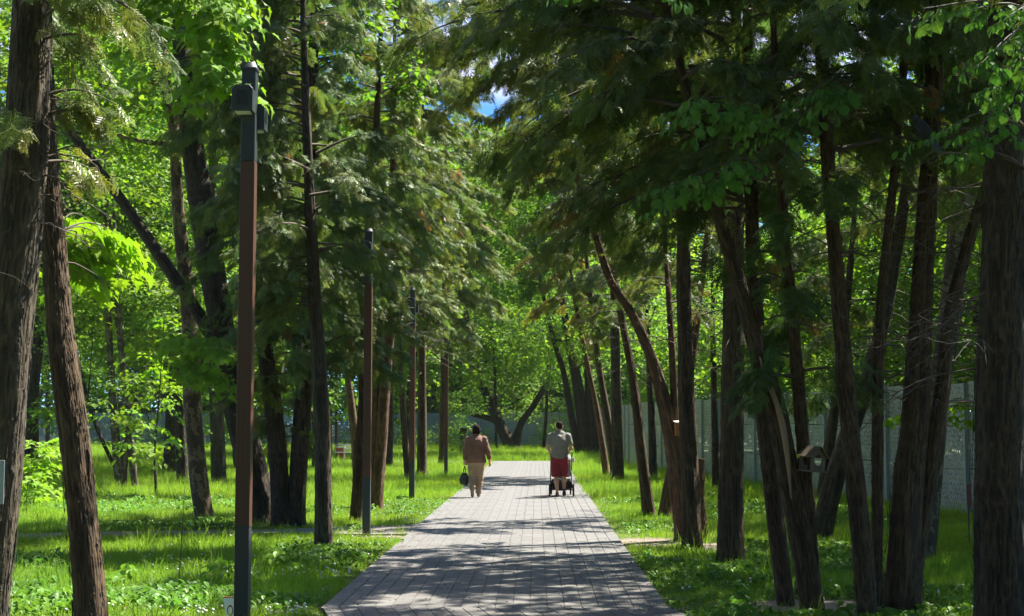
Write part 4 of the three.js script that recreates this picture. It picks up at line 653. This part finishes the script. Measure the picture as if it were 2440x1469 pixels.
// ---------------------------------------------------------------- bird houses, signs, bird
{
  const F1 = onLine(feeder.lines[1], 1.47), b = thing('bird_feeder', 'pale wooden bird feeder with round opening fixed to the forked thuja', 'bird feeder', F1.p.clone().add(V(0.055, -0.02, 0.12)));
  b.rotation.set(0.05, 0.55, -0.10);
  const wood = std(0.25, 0.205, 0.135, { map: tiled(T.grain, 5, 2), roughness: 0.8 }), s = new THREE.Shape([[-0.085, -0.10], [0.085, -0.10], [0.085, 0.03], [0, 0.105], [-0.085, 0.03]].map((p) => new THREE.Vector2(...p))), hole = new THREE.Path(); hole.absarc(0, -0.005, 0.05, 0, Math.PI * 2, true); s.holes.push(hole);
  for (const z of [-0.08, 0.07]) part('gable_wall', new THREE.ExtrudeGeometry(s, { depth: 0.012, bevelEnabled: false, curveSegments: 20 }).translate(0, 0, z), wood, b);
  for (const k of [-1, 1]) { const r = part('roof_board', rbox(0.155, 0.012, 0.22, 0.004), wood, b); r.position.set(k * 0.056, 0.070, 0); r.rotation.z = -k * 0.72; }
  part('floor_board', rbox(0.20, 0.014, 0.22, 0.004, 0, -0.108, 0), wood, b);
  part('yellow_strap', rbox(0.03, 0.035, 0.02, 0.004, -0.12, 0.02, -0.06), std(0.6, 0.52, 0.03), b);
  const F2 = onLine(bent.lines[1], 1.70), h = thing('bird_house', 'orange wooden bird house fixed to the bent reddish thuja', 'bird house', F2.p.clone().add(V(0.02, 0, 0.13))); h.rotation.y = 0.2;
  const pine = std(0.56, 0.24, 0.08, { map: tiled(T.grain, 6, 2), roughness: 0.7 }), fs = new THREE.Shape([[-0.06, -0.11], [0.06, -0.11], [0.06, 0.09], [-0.06, 0.09]].map((p) => new THREE.Vector2(...p))), fh = new THREE.Path(); fh.absarc(0, 0.02, 0.022, 0, Math.PI * 2, true); fs.holes.push(fh);
  part('front_wall', new THREE.ExtrudeGeometry(fs, { depth: 0.012, bevelEnabled: false }).translate(0, 0, 0.05), pine, h);
  part('side_wall', box(0.012, 0.20, 0.11, -0.054, -0.01, -0.005), pine, h); part('side_wall', box(0.012, 0.20, 0.11, 0.054, -0.01, -0.005), pine, h); part('back_wall', box(0.12, 0.24, 0.012, 0, 0, -0.066), pine, h); part('floor_board', box(0.096, 0.012, 0.10, 0, -0.10, -0.005), pine, h);
  const rf = part('roof_board', rbox(0.15, 0.014, 0.17, 0.004), std(0.62, 0.55, 0.45), h); rf.position.set(0, 0.108, 0.005); rf.rotation.x = 0.14;
  const pos = at(2311, 1290, 21); pos.y = 0; const sg = thing('stake_sign', 'small red sign on a thin dark stake left of the widest trunk', 'sign', pos); sg.rotation.y = 1.05;
  part('stake', tube([V(-0.02, -0.08, 0), V(-0.01, 0.4, 0), V(0, 0.9, 0)], [0.011, 0.011, 0.011], { radial: 8, seg: 6 }), M.postDark, sg); part('plate', rbox(0.22, 0.32, 0.012, 0.004, 0, 0.74, 0.014), std(0.2, 0.028, 0.015, { roughness: 0.6 }), sg);
  const w = thing('small_sign', 'small white tapered sign with dark red loop half behind the nearest lamp post', 'sign', V(xAt(556, 12.75), 0, -12.75)); w.rotation.y = 0.15;
  const ws = new THREE.Shape([[-0.035, 0], [0.035, 0], [0.065, 0.22], [-0.065, 0.22]].map((p) => new THREE.Vector2(...p)));
  part('board', new THREE.ExtrudeGeometry(ws, { depth: 0.006, bevelEnabled: false }).translate(0, 0.02, 0), std(0.72, 0.72, 0.78, { roughness: 0.6 }), w);
  part('stake', box(0.012, 0.24, 0.008, 0, 0.06, -0.005), M.wood, w);
  part('printed_loop', new THREE.TorusGeometry(0.028, 0.005, 6, 24).scale(0.8, 1.5, 0.3).translate(-0.004, 0.13, 0.0065), std(0.22, 0.03, 0.06), w);
  part('top_edge', box(0.13, 0.010, 0.007, 0, 0.2475, 0.003), std(0.45, 0.16, 0.06), w);
  const pp = at(-6, 1150, 9.78), pl = thing('trunk_plate', 'pale plate fixed to the thick trunk at the left edge', 'sign', pp); part('plate', rbox(0.085, 0.30, 0.008, 0.003, 0, 0, 0), std(0.26, 0.32, 0.33, { roughness: 0.4 }), pl); for (const y of [-0.13, 0.13]) part('screw', new THREE.CylinderGeometry(0.005, 0.005, 0.006, 10).rotateX(Math.PI / 2).translate(0.02, y, 0.006), std(0.4, 0.4, 0.4, { metalness: 0.8, roughness: 0.4 }), pl);
  // bare branch of the widest trunk with a bird on it
  const br = [[2440, 400], [2390, 372], [2300, 350], [2200, 340], [2130, 322]].map(([x, y], i) => at(x, y, 11.3 - i * 0.12));
  const perch = thing('bare_branch', 'bare dark branch under the perched bird at the upper right', 'branch', br[0]); part('stem', rel(tube(br, [0.024, 0.020, 0.015, 0.011, 0.005], { radial: 8, seg: 24, ridge: 0.2 }), br[0]), M.barkDark, perch);
  part('side_twig', rel(tube([br[1], br[1].clone().add(V(-0.1, 0.25, 0.05)), br[1].clone().add(V(-0.14, 0.5, 0))], [0.010, 0.007, 0.003], { radial: 5, seg: 8 }), br[0]), M.barkDark, perch);
  const foot = br[3].clone().add(V(0.03, 0.01, 0)), bird = thing('bird', 'dark bird with blue-grey tail perched on the bare branch', 'bird', foot), prof = [];
  for (let i = 0; i <= 16; i++) { const t = i / 16; prof.push(new THREE.Vector2(Math.max(0.001, 0.052 * Math.sin(Math.PI * t) ** 0.75 * (1 - 0.35 * t) + (t > 0.72 ? 0.012 * Math.sin((t - 0.72) / 0.28 * Math.PI) : 0)), t * 0.2)); }
  const body = part('body', new THREE.LatheGeometry(prof, 18).rotateZ(0.55).translate(0.02, 0.0, 0), std(0.009, 0.010, 0.012, { roughness: 0.8 }), bird);
  part('head', new THREE.SphereGeometry(0.031, 16, 12).scale(1, 0.95, 0.95).translate(-0.088, 0.178, 0), body.material, bird); part('beak', new THREE.ConeGeometry(0.009, 0.034, 8).rotateZ(1.75).translate(-0.132, 0.176, 0), std(0.03, 0.03, 0.03), bird);
  part('wing', new THREE.SphereGeometry(0.05, 14, 10).scale(0.62, 1.7, 0.28).rotateZ(0.55).translate(-0.015, 0.09, 0.040), std(0.011, 0.013, 0.016, { roughness: 0.75 }), bird);
  part('tail', rbox(0.045, 0.13, 0.012, 0.005).rotateZ(0.62).translate(0.055, -0.035, 0.01), std(0.045, 0.06, 0.07, { roughness: 0.5 }), bird);
  for (const z of [-0.014, 0.014]) part('leg', new THREE.CylinderGeometry(0.004, 0.004, 0.04, 6).translate(0.005, 0.012, z), std(0.05, 0.035, 0.03), bird);
  // torn pale wood on the forked thuja
  const tear = [[1806, 850], [1822, 900], [1846, 960], [1862, 1020], [1874, 1100], [1882, 1190]].map(([x, y]) => at(x + 4, y, 13.27));
  part('torn_wood', rel(tube(tear, [0.006, 0.026, 0.024, 0.03, 0.022, 0.005], { radial: 8, seg: 26, ridge: 0.4 }), feeder.base), M.wood, feeder.tree);
}

// ---------------------------------------------------------------- people and the pushchair
const cap = (a, b, ra, rb) => { const A = V(...a), B = V(...b), ab = B.clone().sub(A), l2 = ab.lengthSq() || 1e-9; return { lo: V(Math.min(a[0] - ra, b[0] - rb), Math.min(a[1] - ra, b[1] - rb), Math.min(a[2] - ra, b[2] - rb)), hi: V(Math.max(a[0] + ra, b[0] + rb), Math.max(a[1] + ra, b[1] + rb), Math.max(a[2] + ra, b[2] + rb)), f(x, y, z) { const px = x - A.x, py = y - A.y, pz = z - A.z, t = clamp((px * ab.x + py * ab.y + pz * ab.z) / l2, 0, 1); return Math.hypot(px - ab.x * t, py - ab.y * t, pz - ab.z * t) - (ra + (rb - ra) * t); } }; };
const ell = (c, r) => ({ lo: V(c[0] - r[0], c[1] - r[1], c[2] - r[2]), hi: V(c[0] + r[0], c[1] + r[1], c[2] + r[2]), f(x, y, z) { const a = (x - c[0]) / r[0], b = (y - c[1]) / r[1], e = (z - c[2]) / r[2], k = Math.hypot(a, b, e); return (k - 1) * Math.min(r[0], r[1], r[2]) * (k > 1 ? 1 : 1); } });
function blob(prims, { cell = 0.012, k = 0.03, cut, fold = 0 } = {}) {    // smooth union meshed by surface nets
  const lo = V(9, 9, 9), hi = V(-9, -9, -9); prims.forEach((p) => { lo.min(p.lo); hi.max(p.hi); }); lo.subScalar(cell * 2.5 + k * 0.4); hi.addScalar(cell * 2.5 + k * 0.4);
  const nx = Math.ceil((hi.x - lo.x) / cell) + 1, ny = Math.ceil((hi.y - lo.y) / cell) + 1, nz = Math.ceil((hi.z - lo.z) / cell) + 1, D = new Float32Array(nx * ny * nz);
  for (let z = 0, o = 0; z < nz; z++) for (let y = 0; y < ny; y++) for (let x = 0; x < nx; x++, o++) {
    const X = lo.x + x * cell, Y = lo.y + y * cell, Z = lo.z + z * cell; let d = 1;
    for (const p of prims) { const e = p.f(X, Y, Z); if (e > d + k) continue; const h = Math.max(k - Math.abs(d - e), 0) / k; d = Math.min(d, e) - h * h * k * 0.25; }
    if (fold && Math.abs(d) < 0.04) d += fold * (vnoise(X * 16 + Y * 7 + 40, Y * 22 - X * 9 + Z * 12 + 40) + 0.6 * vnoise(X * 7 + Z * 9 + 9, Y * 34 + X * 14 + 9) - 0.8); D[o] = cut ? Math.max(d, cut(X, Y, Z)) : d;
  }
  const id = new Int32Array(nx * ny * nz).fill(-1), pos = [], idx = [], at3 = (x, y, z) => x + nx * (y + ny * z), C = [0, 1, nx, nx + 1, nx * ny, nx * ny + 1, nx * ny + nx, nx * ny + nx + 1], E = [[0, 1], [2, 3], [4, 5], [6, 7], [0, 2], [1, 3], [4, 6], [5, 7], [0, 4], [1, 5], [2, 6], [3, 7]];
  for (let z = 0; z < nz - 1; z++) for (let y = 0; y < ny - 1; y++) for (let x = 0; x < nx - 1; x++) {
    const o = at3(x, y, z); let px = 0, py = 0, pz = 0, n = 0;
    for (const [a, b] of E) { const da = D[o + C[a]], db = D[o + C[b]]; if (da < 0 === db < 0) continue; const t = da / (da - db); px += (a & 1) + ((b & 1) - (a & 1)) * t; py += (a >> 1 & 1) + ((b >> 1 & 1) - (a >> 1 & 1)) * t; pz += (a >> 2) + ((b >> 2) - (a >> 2)) * t; n++; }
    if (n) { id[o] = pos.length / 3; pos.push(lo.x + (x + px / n) * cell, lo.y + (y + py / n) * cell, lo.z + (z + pz / n) * cell); }
  }
  const quad = (a, b, c, d, f) => { if (a < 0 || b < 0 || c < 0 || d < 0) return; f ? idx.push(a, b, c, a, c, d) : idx.push(a, c, b, a, d, c); };
  for (let z = 1; z < nz - 1; z++) for (let y = 1; y < ny - 1; y++) for (let x = 1; x < nx - 1; x++) {
    const o = at3(x, y, z), s = D[o] < 0;
    if (s !== D[o + 1] < 0) quad(id[o - nx - nx * ny], id[o - nx * ny], id[o], id[o - nx], s);
    if (s !== D[o + nx] < 0) quad(id[o - 1 - nx * ny], id[o - 1], id[o], id[o - nx * ny], s);
    if (s !== D[o + nx * ny] < 0) quad(id[o - 1 - nx], id[o - nx], id[o], id[o - 1], s);
  }
  const g = new THREE.BufferGeometry(), uv = []; for (let i = 0; i < pos.length; i += 3) uv.push(pos[i] * 1.7 + pos[i + 2], pos[i + 1] * 1.7);
  g.setAttribute('position', new THREE.Float32BufferAttribute(pos, 3)); g.setAttribute('uv', new THREE.Float32BufferAttribute(uv, 2)); g.setIndex(idx); g.computeVertexNormals(); return g;
}
const cloth = (r, g, b) => std(r, g, b, { map: T.cloth, bumpMap: T.clothBump, bumpScale: 0.012, roughness: 0.92 });
const skin = std(0.50, 0.27, 0.18, { roughness: 0.6 });
function hand(wrist, dir, palmN, curl, side) {                  // palm, four unequal fingers and a thumb
  const W = V(...wrist), d = V(...dir).normalize(), n = V(...palmN).normalize(), s = V(0, 0, 0).crossVectors(d, n).multiplyScalar(side), P = (a, b, c) => W.clone().addScaledVector(d, a).addScaledVector(s, b).addScaledVector(n, c).toArray(), out = [];
  for (const b of [-0.024, -0.008, 0.008, 0.024]) out.push(cap(P(0, b * 0.7, 0), P(0.085, b, 0), 0.016, 0.013));
  [[-0.028, 0.07], [-0.010, 0.082], [0.009, 0.088], [0.027, 0.078]].forEach(([b, l]) => { const k = [P(0.085, b, 0), P(0.085 + l * 0.45 * Math.cos(curl), b, l * 0.45 * Math.sin(curl)), P(0.085 + l * 0.45 * Math.cos(curl) + l * 0.5 * Math.cos(curl * 2.2), b, l * 0.45 * Math.sin(curl) + l * 0.5 * Math.sin(curl * 2.2))]; out.push(cap(k[0], k[1], 0.0095, 0.009), cap(k[1], k[2], 0.009, 0.0075)); });
  out.push(cap(P(0.02, 0.026, 0.004), P(0.06, 0.058, 0.018), 0.013, 0.0105), cap(P(0.06, 0.058, 0.018), P(0.092, 0.062, 0.03), 0.0105, 0.008)); return out;
}
function headParts(c, tilt = 0) { const [x, y, z] = c; return { skull: [ell([x, y + 0.015, z + 0.005], [0.078, 0.105, 0.095]), ell([x, y - 0.055, z - 0.03], [0.058, 0.06, 0.06]), cap([x, y - 0.005, z - 0.095], [x, y - 0.025, z - 0.115], 0.012, 0.014), cap([x - 0.02, y - 0.062, z - 0.088], [x + 0.02, y - 0.062, z - 0.088], 0.008, 0.008), ell([x - 0.08, y - 0.01, z + 0.01], [0.012, 0.03, 0.02]), ell([x + 0.08, y - 0.01, z + 0.01], [0.012, 0.03, 0.02])] }; }
function face(group, c) { const eye = std(0.8, 0.8, 0.78, { roughness: 0.3 }), iris = std(0.03, 0.02, 0.015, { roughness: 0.3 }); for (const k of [-1, 1]) { part('eye', new THREE.SphereGeometry(0.012, 12, 8).translate(c[0] + k * 0.031, c[1] + 0.008, c[2] - 0.083), eye, group); part('iris', new THREE.SphereGeometry(0.006, 10, 8).translate(c[0] + k * 0.031, c[1] + 0.008, c[2] - 0.0915), iris, group); part('eyebrow', box(0.034, 0.006, 0.008, c[0] + k * 0.031, c[1] + 0.032, c[2] - 0.09), std(0.03, 0.02, 0.015), group); } part('mouth', rbox(0.04, 0.01, 0.01, 0.004, c[0], c[1] - 0.062, c[2] - 0.094), std(0.42, 0.13, 0.11), group); }
// the man pushing the chair, seen from behind, facing -z
{
  const m = thing('person', 'man in grey t-shirt and dark red shorts pushing a pushchair', 'person', V(xAt(1333, 34.2), 0.042, -34.2)), H = [0.0, 1.665, -0.06], hd = headParts(H);
  const legs = [[[-0.095, 0.90, 0], [-0.085, 0.50, -0.02], [-0.055, 0.11, 0.10]], [[0.095, 0.90, 0], [0.105, 0.50, -0.17], [0.115, 0.11, -0.28]]];
  const arms = [[-1, [-0.20, 1.44, -0.01], [-0.275, 1.15, 0.02], [-0.20, 1.055, -0.27]], [1, [0.20, 1.44, -0.01], [0.275, 1.15, 0.02], [0.20, 1.055, -0.27]]];
  const body = [...hd.skull, cap([0, 1.46, -0.01], [0, 1.60, -0.05], 0.06, 0.055), cap([0, 1.00, 0], [0, 1.36, 0], 0.14, 0.15), cap([-0.14, 1.42, 0], [0.14, 1.42, 0], 0.06, 0.06)];
  for (const [a, b, c] of legs) body.push(cap(a, b, 0.085, 0.058), cap(b, [lerp(b[0], c[0], 0.35), lerp(b[1], c[1], 0.35), lerp(b[2], c[2], 0.35) + 0.02], 0.052, 0.056), cap([lerp(b[0], c[0], 0.35), lerp(b[1], c[1], 0.35), lerp(b[2], c[2], 0.35) + 0.02], c, 0.056, 0.034), cap(c, [c[0], 0.05, c[2] - 0.08], 0.034, 0.03));
  for (const [k, s, e, w] of arms) body.push(cap(s, e, 0.056, 0.043), cap(e, w, 0.043, 0.028), ...hand(w, [-k * 0.1, 0.05, -1], [0, -1, 0], 1.0, -k));
  part('body', blob(body, { cell: 0.011, k: 0.028 }), skin, m); face(m, H);
  const shirt = [cap([0, 0.98, 0.0], [0, 1.30, 0], 0.155, 0.165), cap([-0.05, 0.96, 0], [-0.06, 1.35, 0.0], 0.155, 0.15), cap([0.05, 0.96, 0], [0.06, 1.35, 0], 0.155, 0.15), cap([-0.165, 1.42, -0.005], [0.165, 1.42, -0.005], 0.085, 0.085), cap([-0.07, 1.49, -0.02], [0.07, 1.49, -0.02], 0.062, 0.062), cap([-0.03, 1.515, 0.0], [0.03, 1.515, 0.0], 0.062, 0.062)];
  for (const [k, s, e] of arms) shirt.push(cap([s[0], s[1], s[2]], [lerp(s[0], e[0], 0.66), lerp(s[1], e[1], 0.66), lerp(s[2], e[2], 0.66)], 0.082, 0.078));
  part('t_shirt', blob(shirt, { cell: 0.010, k: 0.05, fold: 0.012, cut: (x, y, z) => Math.max(0.905 - y, Math.abs(x) > 0.21 ? 1.245 - y : -1) }), cloth(0.235, 0.22, 0.19), m);
  const shorts = [cap([-0.05, 0.92, 0], [0.05, 0.92, 0], 0.15, 0.15)]; for (const [a, b, c] of legs) shorts.push(cap([a[0], 0.88, a[2]], [b[0] * 1.08, b[1] - 0.02, b[2] + 0.01], 0.125, 0.098));
  part('shorts', blob(shorts, { cell: 0.010, k: 0.04, fold: 0.012, cut: (x, y) => Math.max(y - 0.98, 0.475 - y) }), cloth(0.24, 0.016, 0.034), m);
  part('hair', blob([ell([H[0], H[1] + 0.045, H[2] + 0.02], [0.086, 0.085, 0.098]), ell([H[0], H[1] - 0.01, H[2] + 0.06], [0.07, 0.07, 0.05])], { cell: 0.006, k: 0.02, cut: (x, y, z) => H[2] - 0.05 - z - (y - H[1] - 0.05) * 1.2 }), new THREE.MeshPhysicalMaterial({ color: new THREE.Color().setRGB(0.026, 0.017, 0.012), roughness: 0.9, specularIntensity: 0.15 }), m);
  for (const [, , c] of legs) part('shoe', blob([cap([c[0], 0.055, c[2] + 0.025], [c[0], 0.042, c[2] - 0.16], 0.043, 0.040), cap([c[0], 0.10, c[2] + 0.01], [c[0], 0.06, c[2] - 0.02], 0.040, 0.045)], { cell: 0.007, k: 0.02, cut: (x, y) => 0.002 - y }), std(0.06, 0.035, 0.025, { roughness: 0.6 }), m);
}
// the woman with the handbag
{
  const w = thing('person', 'woman in brown jacket and beige trousers walking with a black bag', 'person', V(xAt(1135, 34.0), 0.042, -34.0)), H = [0, 1.585, -0.03], hd = headParts(H);
  const legs = [[[-0.095, 0.86, 0], [-0.09, 0.46, -0.02], [-0.085, 0.20, 0.20]], [[0.09, 0.86, 0], [0.075, 0.46, -0.05], [0.055, 0.10, 0.0]]];
  const arms = [[-1, [-0.19, 1.37, 0], [-0.265, 1.09, 0.02], [-0.275, 0.87, -0.03]], [1, [0.19, 1.37, 0], [0.275, 1.09, 0.03], [0.315, 0.87, -0.02]]];
  const body = [...hd.skull, cap([0, 1.38, 0], [0, 1.50, -0.02], 0.055, 0.05), cap([0, 0.95, 0], [0, 1.30, 0], 0.13, 0.13), cap([-0.14, 1.36, 0], [0.14, 1.36, 0], 0.05, 0.05)];
  for (const [a, b, c] of legs) body.push(cap(a, b, 0.08, 0.055), cap(b, c, 0.055, 0.034));
  for (const [k, s, e, q] of arms) body.push(cap(s, e, 0.05, 0.038), cap(e, q, 0.038, 0.026), ...(k < 0 ? hand(q, [0.02, -1, -0.05], [0.7, 0, -0.7], 1.1, 1) : hand(q, [0.18, -1, -0.08], [-1, 0, -0.2], 0.35, 1)));
  part('body', blob(body, { cell: 0.011, k: 0.028 }), skin, w); face(w, H);
  const jacket = [cap([-0.05, 0.92, 0], [-0.04, 1.30, 0], 0.165, 0.15), cap([0.05, 0.92, 0], [0.04, 1.30, 0], 0.165, 0.15), cap([-0.15, 1.36, 0], [0.15, 1.36, 0], 0.078, 0.078), cap([-0.05, 1.43, -0.01], [0.05, 1.43, -0.01], 0.06, 0.06), cap([-0.10, 0.86, 0.0], [0.10, 0.86, 0.0], 0.14, 0.14)];
  for (const [k, s, e, q] of arms) jacket.push(cap(s, e, 0.074, 0.062), cap(e, [lerp(e[0], q[0], 0.72), lerp(e[1], q[1], 0.72), lerp(e[2], q[2], 0.72)], 0.062, 0.054));
  const jk = part('jacket', blob(jacket, { cell: 0.010, k: 0.035, fold: 0.012, cut: (x, y) => Math.max(0.805 - y, 0) - (y > 0.805 ? 1 : 0) }), cloth(0.23, 0.118, 0.086), w);
  part('back_seam', merge([tube([V(-0.14, 1.20, 0.150), V(0, 1.195, 0.168), V(0.14, 1.20, 0.150)], [0.006, 0.006, 0.006], { radial: 6, seg: 14 }), tube([V(-0.125, 1.38, 0.078), V(-0.135, 1.25, 0.14), V(-0.13, 1.05, 0.16)], [0.004, 0.005, 0.004], { radial: 6, seg: 14 }), tube([V(0.125, 1.38, 0.078), V(0.135, 1.25, 0.14), V(0.13, 1.05, 0.16)], [0.004, 0.005, 0.004], { radial: 6, seg: 14 })]), cloth(0.14, 0.07, 0.05), jk);
  part('collar', new THREE.TorusGeometry(0.066, 0.020, 8, 24).rotateX(Math.PI / 2).scale(1, 1.3, 1).translate(0, 1.47, -0.012), jk.material, jk);
  const tr = [cap([-0.06, 0.88, 0], [0.06, 0.88, 0], 0.15, 0.15)]; for (const [a, b, c] of legs) tr.push(cap([a[0], 0.84, a[2]], b, 0.118, 0.092), cap(b, [lerp(b[0], c[0], 0.9), lerp(b[1], c[1], 0.9), lerp(b[2], c[2], 0.9)], 0.090, 0.074));
  part('trousers', blob(tr, { cell: 0.010, k: 0.03, fold: 0.012, cut: (x, y) => y - 0.9 }), cloth(0.44, 0.30, 0.19), w);
  part('hair', blob([ell([H[0], H[1] + 0.035, H[2] + 0.02], [0.095, 0.10, 0.105]), ell([H[0], H[1] - 0.045, H[2] + 0.035], [0.098, 0.075, 0.082])], { cell: 0.006, k: 0.03, cut: (x, y, z) => H[2] - 0.04 - z - Math.max(0, y - H[1] - 0.03) * 1.5 }), new THREE.MeshPhysicalMaterial({ color: new THREE.Color().setRGB(0.02, 0.012, 0.010), roughness: 0.9, specularIntensity: 0.15 }), w);
  part('hair_band', new THREE.TorusGeometry(0.094, 0.008, 6, 30, Math.PI).rotateX(-0.35).translate(0, 1.59, 0.02), std(0.22, 0.16, 0.15), w);
  part('shoe', blob([cap([0.055, 0.055, 0.03], [0.06, 0.042, -0.15], 0.042, 0.038), cap([0.055, 0.095, 0.01], [0.055, 0.06, -0.02], 0.038, 0.042)], { cell: 0.007, k: 0.02, cut: (x, y) => 0.002 - y }), std(0.30, 0.22, 0.15), w);
  part('shoe', blob([cap([-0.085, 0.175, 0.235], [-0.085, 0.045, 0.11], 0.040, 0.040), cap([-0.085, 0.20, 0.20], [-0.085, 0.15, 0.20], 0.038, 0.042)], { cell: 0.007, k: 0.02 }), std(0.30, 0.22, 0.15), w);
  const bag = thing('handbag', 'black handbag hanging from the hand of the woman in brown', 'bag', V(xAt(1135, 34.0) - 0.275, 0.775, -34.03)); bag.scale.set(1.05, 1.3, 1.05);
  part('bag_body', blob([cap([-0.055, -0.28, -0.03], [0.03, -0.30, 0.03], 0.062, 0.062), cap([-0.03, -0.17, -0.02], [0.015, -0.17, 0.02], 0.050, 0.050), cap([-0.06, -0.24, 0], [0.04, -0.24, 0], 0.06, 0.06)], { cell: 0.008, k: 0.05 }), std(0.018, 0.019, 0.018, { roughness: 0.45 }), bag);
  part('handle', tube([V(-0.045, -0.14, 0), V(-0.022, -0.06, 0), V(0, 0.0, 0), V(0.014, -0.06, 0), V(0.02, -0.14, 0)], [0.011, 0.010, 0.010, 0.010, 0.011], { radial: 8, seg: 20 }), std(0.018, 0.019, 0.018, { roughness: 0.5 }), bag);
}
// the pushchair
{
  const p = thing('pushchair', 'pushchair with black frame and grey-green seat rolled ahead of the man', 'pushchair', V(xAt(1338, 34.2), 0.042, -34.2)), black = std(0.018, 0.018, 0.02, { roughness: 0.45 }), rubber = std(0.04, 0.035, 0.03, { roughness: 0.8 }), grey = cloth(0.23, 0.27, 0.26);
  const bar = (pts, r = 0.013) => tube(pts.map((q) => V(...q)), pts.map(() => r), { radial: 8, seg: pts.length * 6 });
  part('push_handle', bar([[-0.25, 0.92, -0.42], [-0.25, 1.03, -0.30], [-0.20, 1.045, -0.275], [0.20, 1.045, -0.275], [0.25, 1.03, -0.30], [0.25, 0.92, -0.42]], 0.016), black, p);
  for (const k of [-1, 1]) { part('side_frame', merge([bar([[k * 0.25, 0.93, -0.41], [k * 0.255, 0.60, -0.66], [k * 0.26, 0.17, -1.02]]), bar([[k * 0.255, 0.60, -0.66], [k * 0.27, 0.16, -0.20]])]), black, p); }
  part('cross_bar', bar([[-0.27, 0.16, -0.2], [0.27, 0.16, -0.2]]), black, p);
  part('basket', blob([cap([-0.17, 0.24, -0.35], [0.17, 0.24, -0.35], 0.10, 0.10), cap([-0.17, 0.24, -0.75], [0.17, 0.24, -0.75], 0.10, 0.10), cap([-0.17, 0.33, -0.30], [0.17, 0.33, -0.30], 0.09, 0.09), cap([0, 0.24, -0.35], [0, 0.24, -0.75], 0.10, 0.10)], { cell: 0.014, k: 0.06 }), std(0.02, 0.02, 0.022, { roughness: 0.8 }), p);
  part('seat', blob([cap([-0.17, 0.52, -0.75], [0.17, 0.52, -0.75], 0.07, 0.07), cap([-0.17, 0.52, -0.75], [-0.17, 0.86, -0.50], 0.07, 0.06), cap([0.17, 0.52, -0.75], [0.17, 0.86, -0.50], 0.07, 0.06), cap([0, 0.52, -0.75], [0, 0.88, -0.50], 0.12, 0.12)], { cell: 0.014, k: 0.06 }), grey, p);
  const hs = new THREE.SphereGeometry(0.27, 24, 12, 0, Math.PI * 2, 0, Math.PI * 0.45).scale(1, 0.9, 1.1); part('hood', hs.translate(0, 0.83, -0.62), new THREE.MeshStandardMaterial({ color: grey.color, map: T.cloth, roughness: 0.9, side: THREE.DoubleSide }), p);
  const wheel = (x, y, z, r) => { const g = new THREE.Group(); g.name = 'wheel'; g.position.set(x, y, z); p.add(g); part('tyre', new THREE.TorusGeometry(r - 0.022, 0.022, 10, 30).rotateY(Math.PI / 2), rubber, g); part('rim', new THREE.TorusGeometry(r - 0.046, 0.007, 8, 28).rotateY(Math.PI / 2), std(0.35, 0.35, 0.36, { roughness: 0.35 }), g); const sp = [new THREE.CylinderGeometry(0.022, 0.022, 0.05, 12).rotateZ(Math.PI / 2)]; for (let i = 0; i < 6; i++) sp.push(box(0.012, (r - 0.05), 0.012, 0, (r - 0.05) / 2, 0).rotateX(i * Math.PI / 3)); part('spokes', merge(sp), black, g); };
  wheel(-0.285, 0.15, -0.2, 0.15); wheel(0.285, 0.15, -0.2, 0.15); wheel(-0.235, 0.10, -1.03, 0.10); wheel(0.235, 0.10, -1.03, 0.10);
  part('cup_holder', new THREE.CylinderGeometry(0.035, 0.03, 0.11, 14).translate(0.29, 0.86, -0.42), std(0.7, 0.68, 0.62), p);
}
scene.fog = new THREE.FogExp2(0xe4ece6, 0.00012);                 // a trace of summer haze down the avenue
console.log('leaf pieces', leafCount);
renderer.render(scene, camera);
